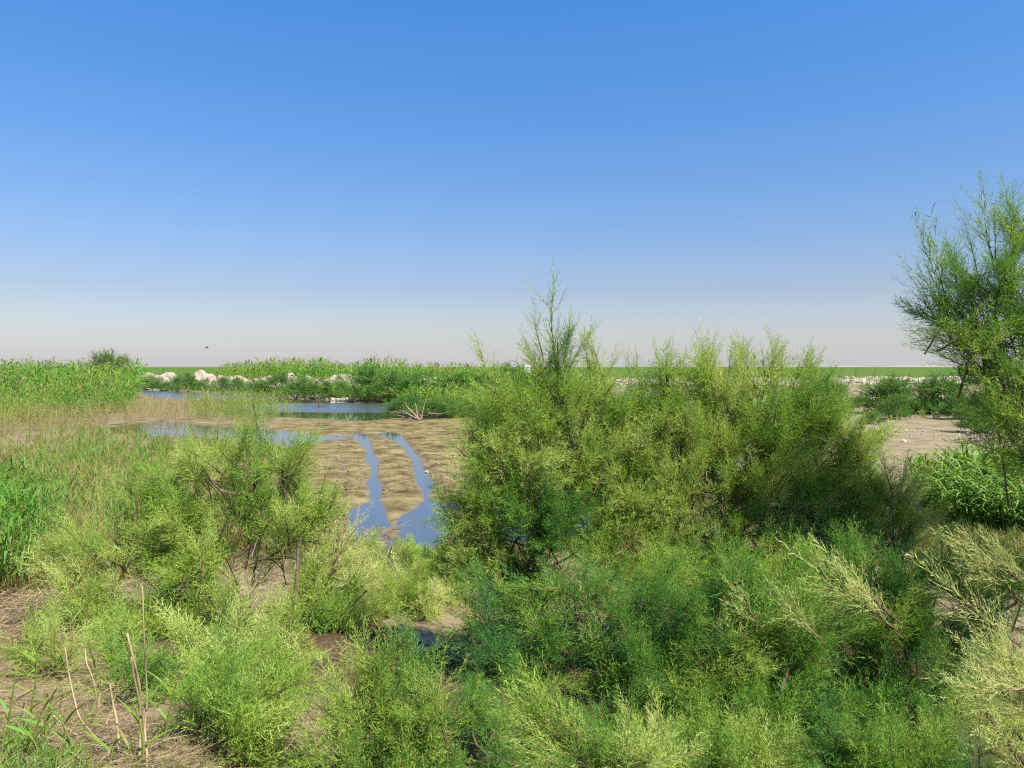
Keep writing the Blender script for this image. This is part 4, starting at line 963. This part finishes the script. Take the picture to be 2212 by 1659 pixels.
# ------------------------------------------------------------------ foreground dry stalks and reed shoots
def zt(zx, zy): return zx * .31739, 1242.1 + zy * .31739
def stalk(k, pts, rad, label, leaves=0):
    v = [zt(*p) for p in pts]; base = gh(*v[-1]) if v[-1][1] < 1659 else gh(v[-1][0], 1656)
    d = base[1]; r = np.random.default_rng(700 + k)
    P = np.array([at(a, b, d - .05 * math.sin(i * .9 + k)) for i, (a, b) in enumerate(v)])[::-1]
    o = empty('dry_reed_stalk', tuple(base), label, 'reed stalk', 'dry stalks at the bottom left')
    g = Geo(); sp = spline(P, 22); rr = np.linspace(rad * .68, rad * .38, 22); rr[5::6] *= 1.25
    tube(g, sp, rr, 6, 0, .35 + .5 * np.repeat(noise(np.arange(22) * .6, np.zeros(22), 800 + k), 6))
    ch = [g.build('stem', [M_dry], o, True)]
    for q in range(leaves):
        g = Geo(); i = int(r.integers(9, 21)); c = sp[i]; a = r.uniform(0, 6.28)
        place(g, AIRY, [c], [np.array([math.cos(a), math.sin(a) * .4, r.uniform(-.1, .7)])], r.uniform(.1, .2), .55, r)
        ch.append(g.build('twig', [M_tam, M_twig], o))
    for c in ch: c.matrix_parent_inverse = Matrix.Translation(-Vector(o.location))
ST = [([(945, 65), (970, 95), (975, 300), (985, 500), (990, 600), (1000, 850), (985, 1040), (998, 1180), (1000, 1300)], .0075, 'tallest dry reed stalk, bent over at its tip, left of centre foreground', 5),
      ([(865, 395), (905, 560), (935, 680), (960, 850), (980, 1010), (985, 1200)], .0125, 'thick broken dry stalk beside the tallest one', 1), ([(893, 560), (912, 700), (945, 850), (955, 960), (950, 1200), (942, 1300)], .011, 'pale dry stalk crossing left of the tallest one at its foot', 0),
      ([(862, 560), (820, 700), (775, 850), (760, 960)], .010, 'grey dry stalk leaning right with green twigs at its top', 6), ([(745, 740), (770, 880), (795, 1000), (812, 1200)], .0115, 'short upright dry stalk with a blunt top in the middle of the stalks', 4),
      ([(442, 490), (470, 680), (510, 860), (545, 975), (610, 1060), (700, 1160), (760, 1230)], .008, 'long curved ochre stalk bowing to the right', 1), ([(578, 500), (590, 600), (630, 700), (660, 850), (665, 960)], .008, 'thin bent stalk with a tuft of green twigs', 4),
      ([(682, 805), (668, 900), (655, 1020)], .010, 'short straight grey stalk stub left of the blunt one', 1), ([(430, 805), (415, 860), (400, 930)], .008, 'short tan stalk stub above the lying stalk', 0), ([(170, 860), (150, 930), (120, 1010)], .008, 'short leaning stalk stub near the left edge', 0),
      ([(360, 955), (430, 1020), (490, 1068), (555, 1115)], .010, 'pale dry stalk lying slantwise over the bare soil', 0), ([(752, 925), (738, 970), (722, 1020)], .009, 'shortest reddish stalk stub in the middle of the stalks', 0)]
for k, (p, rad, lab, lv) in enumerate(ST): stalk(k, p, rad, lab, lv)

def reed_shoot(k, pts, label, n=6, ll=.21, lw=.013, tm=.60):
    v = [zt(*p) for p in pts]; base = gh(v[0][0], min(v[0][1], 1657)); d = base[1]; r = np.random.default_rng(900 + k)
    P = spline([at(a, b, d) for a, b in v], 14)
    o = empty('reed_shoot', tuple(base), label, 'reed', 'green reed shoots at the bottom')
    g = Geo(); tube(g, P, np.linspace(.0075, .003, 14), 5, 0, tm - .15); ch = [g.build('stem', [M_reed], o, True)]
    for q in range(n):
        g = Geo(); i = 3 + int(10 * (q + .5) / n); c = P[i]; a = (q % 2) * math.pi + r.uniform(-.6, .6); od = np.array([math.cos(a), math.sin(a), 0]); side = norm(np.array([-od[1], od[0], 0]) + np.array([0, 0, .9]) * r.uniform(-1, 1))
        L = ll * r.uniform(.6, 1.2); up = r.uniform(.5, 2.4); pts_ = []; cur = c; dd = norm(od + np.array([0, 0, up]))
        W = np.array([.35, .9, 1, .75, .4, .02]) * lw * r.uniform(.8, 1.3); rows = []
        for s in range(6):
            rows.append((cur - side * W[s] / 2, cur + np.array([0, 0, -.12 * W[s]]), cur + side * W[s] / 2)); dd = norm(dd + np.array([0, 0, -.10 * up])); cur = cur + dd * L / 5
        V = np.array(rows).reshape(-1, 3); F = []
        for s in range(5):
            for e in range(2): x = s * 3 + e; F += [(x, x + 1, x + 4), (x, x + 4, x + 3)]
        g.add(V, F, 0, np.clip(tm + r.normal() * .12, .25, .95)); ch.append(g.build('leaf', [M_reed], o, True))
    for c in ch: c.matrix_parent_inverse = Matrix.Translation(-Vector(o.location))
RS = [([(190, 1060), (215, 900), (240, 740), (250, 600), (262, 470)], 'green reed shoot with a dark upright top blade near the left edge', 7), ([(330, 1180), (310, 1050), (330, 930), (360, 800)], 'green reed shoot with wide spread blades left of the stalks', 7),
      ([(40, 1200), (60, 1000), (90, 800), (110, 650)], 'pale slim reed shoot at the left edge', 6), ([(100, 1310), (170, 1200), (240, 1050), (300, 900)], 'long arching reed shoot in the bottom left corner', 7), ([(540, 1300), (500, 1180), (450, 1060), (400, 950)], 'reed shoot leaning left across the bare soil', 6),
      ([(960, 1310), (975, 1150), (950, 1000), (915, 880)], 'single broad blade reed rising at the foot of the tallest stalk', 3), ([(1100, 1200), (1130, 1050), (1160, 900), (1190, 760)], 'thin reed shoot right of the tallest stalk', 4), ([(1700, 1300), (1715, 1220), (1740, 1130), (1780, 1060)], 'dark green reed shoot below the near tamarisk', 4),
      ([(20, 1310), (30, 1250), (10, 1150), (-20, 1080)], 'broad bladed reed in the extreme bottom left corner', 6), ([(760, 1310), (755, 1260), (765, 1200), (760, 1150)], 'short dark reed shoot at the bottom edge under the blunt stalk', 3), ([(230, 1310), (260, 1220), (220, 1120), (150, 1040)], 'drooping reed shoot beside the corner', 5), ([(2085 / .31739, (1659 - 1242.1) / .31739 - 60), (1165 / .31739, 1100)][:0] or [(890, 1300), (900, 1250), (885, 1190), (905, 1130)], 'small dark reed shoot left of the broad blade', 3)]
for k, (p, lab, n) in enumerate(RS): reed_shoot(k, p, lab, n)

# ------------------------------------------------------------------ bird and far shed
p = at(447, 751, 70); o = empty('bird', tuple(p), 'tiny dark bird flying low in the sky left of centre', 'bird')
g = Geo(); tube(g, [(-.16, 0, .01), (-.08, 0, 0), (.04, 0, 0), (.13, 0, .02), (.18, 0, .03)], [.008, .04, .05, .03, .006], 6); g.build('body', [M_dark], o, True)
for s in (-1, 1):
    g = Geo(); g.add([(.06, 0, .02), (-.05, 0, .02), (-.06, s * .16, .09), (.05, s * .15, .09), (-.07, s * .34, .05)], [(0, 1, 2), (0, 2, 3), (3, 2, 4)]); g.build('wing', [M_dark], o)
M_white = solid_mat('white_paint', [(.3, (.70, .72, .74)), (.7, (.80, .81, .82))], scale=2, bump=0)
p = at(1139, 791, 300); zs = float(terrain(p[0], p[1])); o = empty('shed', (p[0], p[1], zs), 'small white shed far off beyond the reeds, left of the spired tamarisk', 'shed')
g = Geo(); W, D, H = 1.4, 1.6, 2.3
V = [(-W, -D, 0), (W, -D, 0), (W, D, 0), (-W, D, 0), (-W, -D, H), (W, -D, H), (W, D, H), (-W, D, H)]
g.add(V, [(0, 1, 5), (0, 5, 4), (1, 2, 6), (1, 6, 5), (2, 3, 7), (2, 7, 6), (3, 0, 4), (3, 4, 7)]); g.build('wall', [M_white], o)
g = Geo(); g.add([(-W - .15, -D - .15, H - .05), (W + .15, -D - .15, H - .05), (W + .15, 0, H + .5), (-W - .15, 0, H + .5), (W + .15, D + .15, H - .05), (-W - .15, D + .15, H - .05)], [(0, 1, 2), (0, 2, 3), (3, 2, 4), (3, 4, 5)]); g.build('roof', [M_white], o)
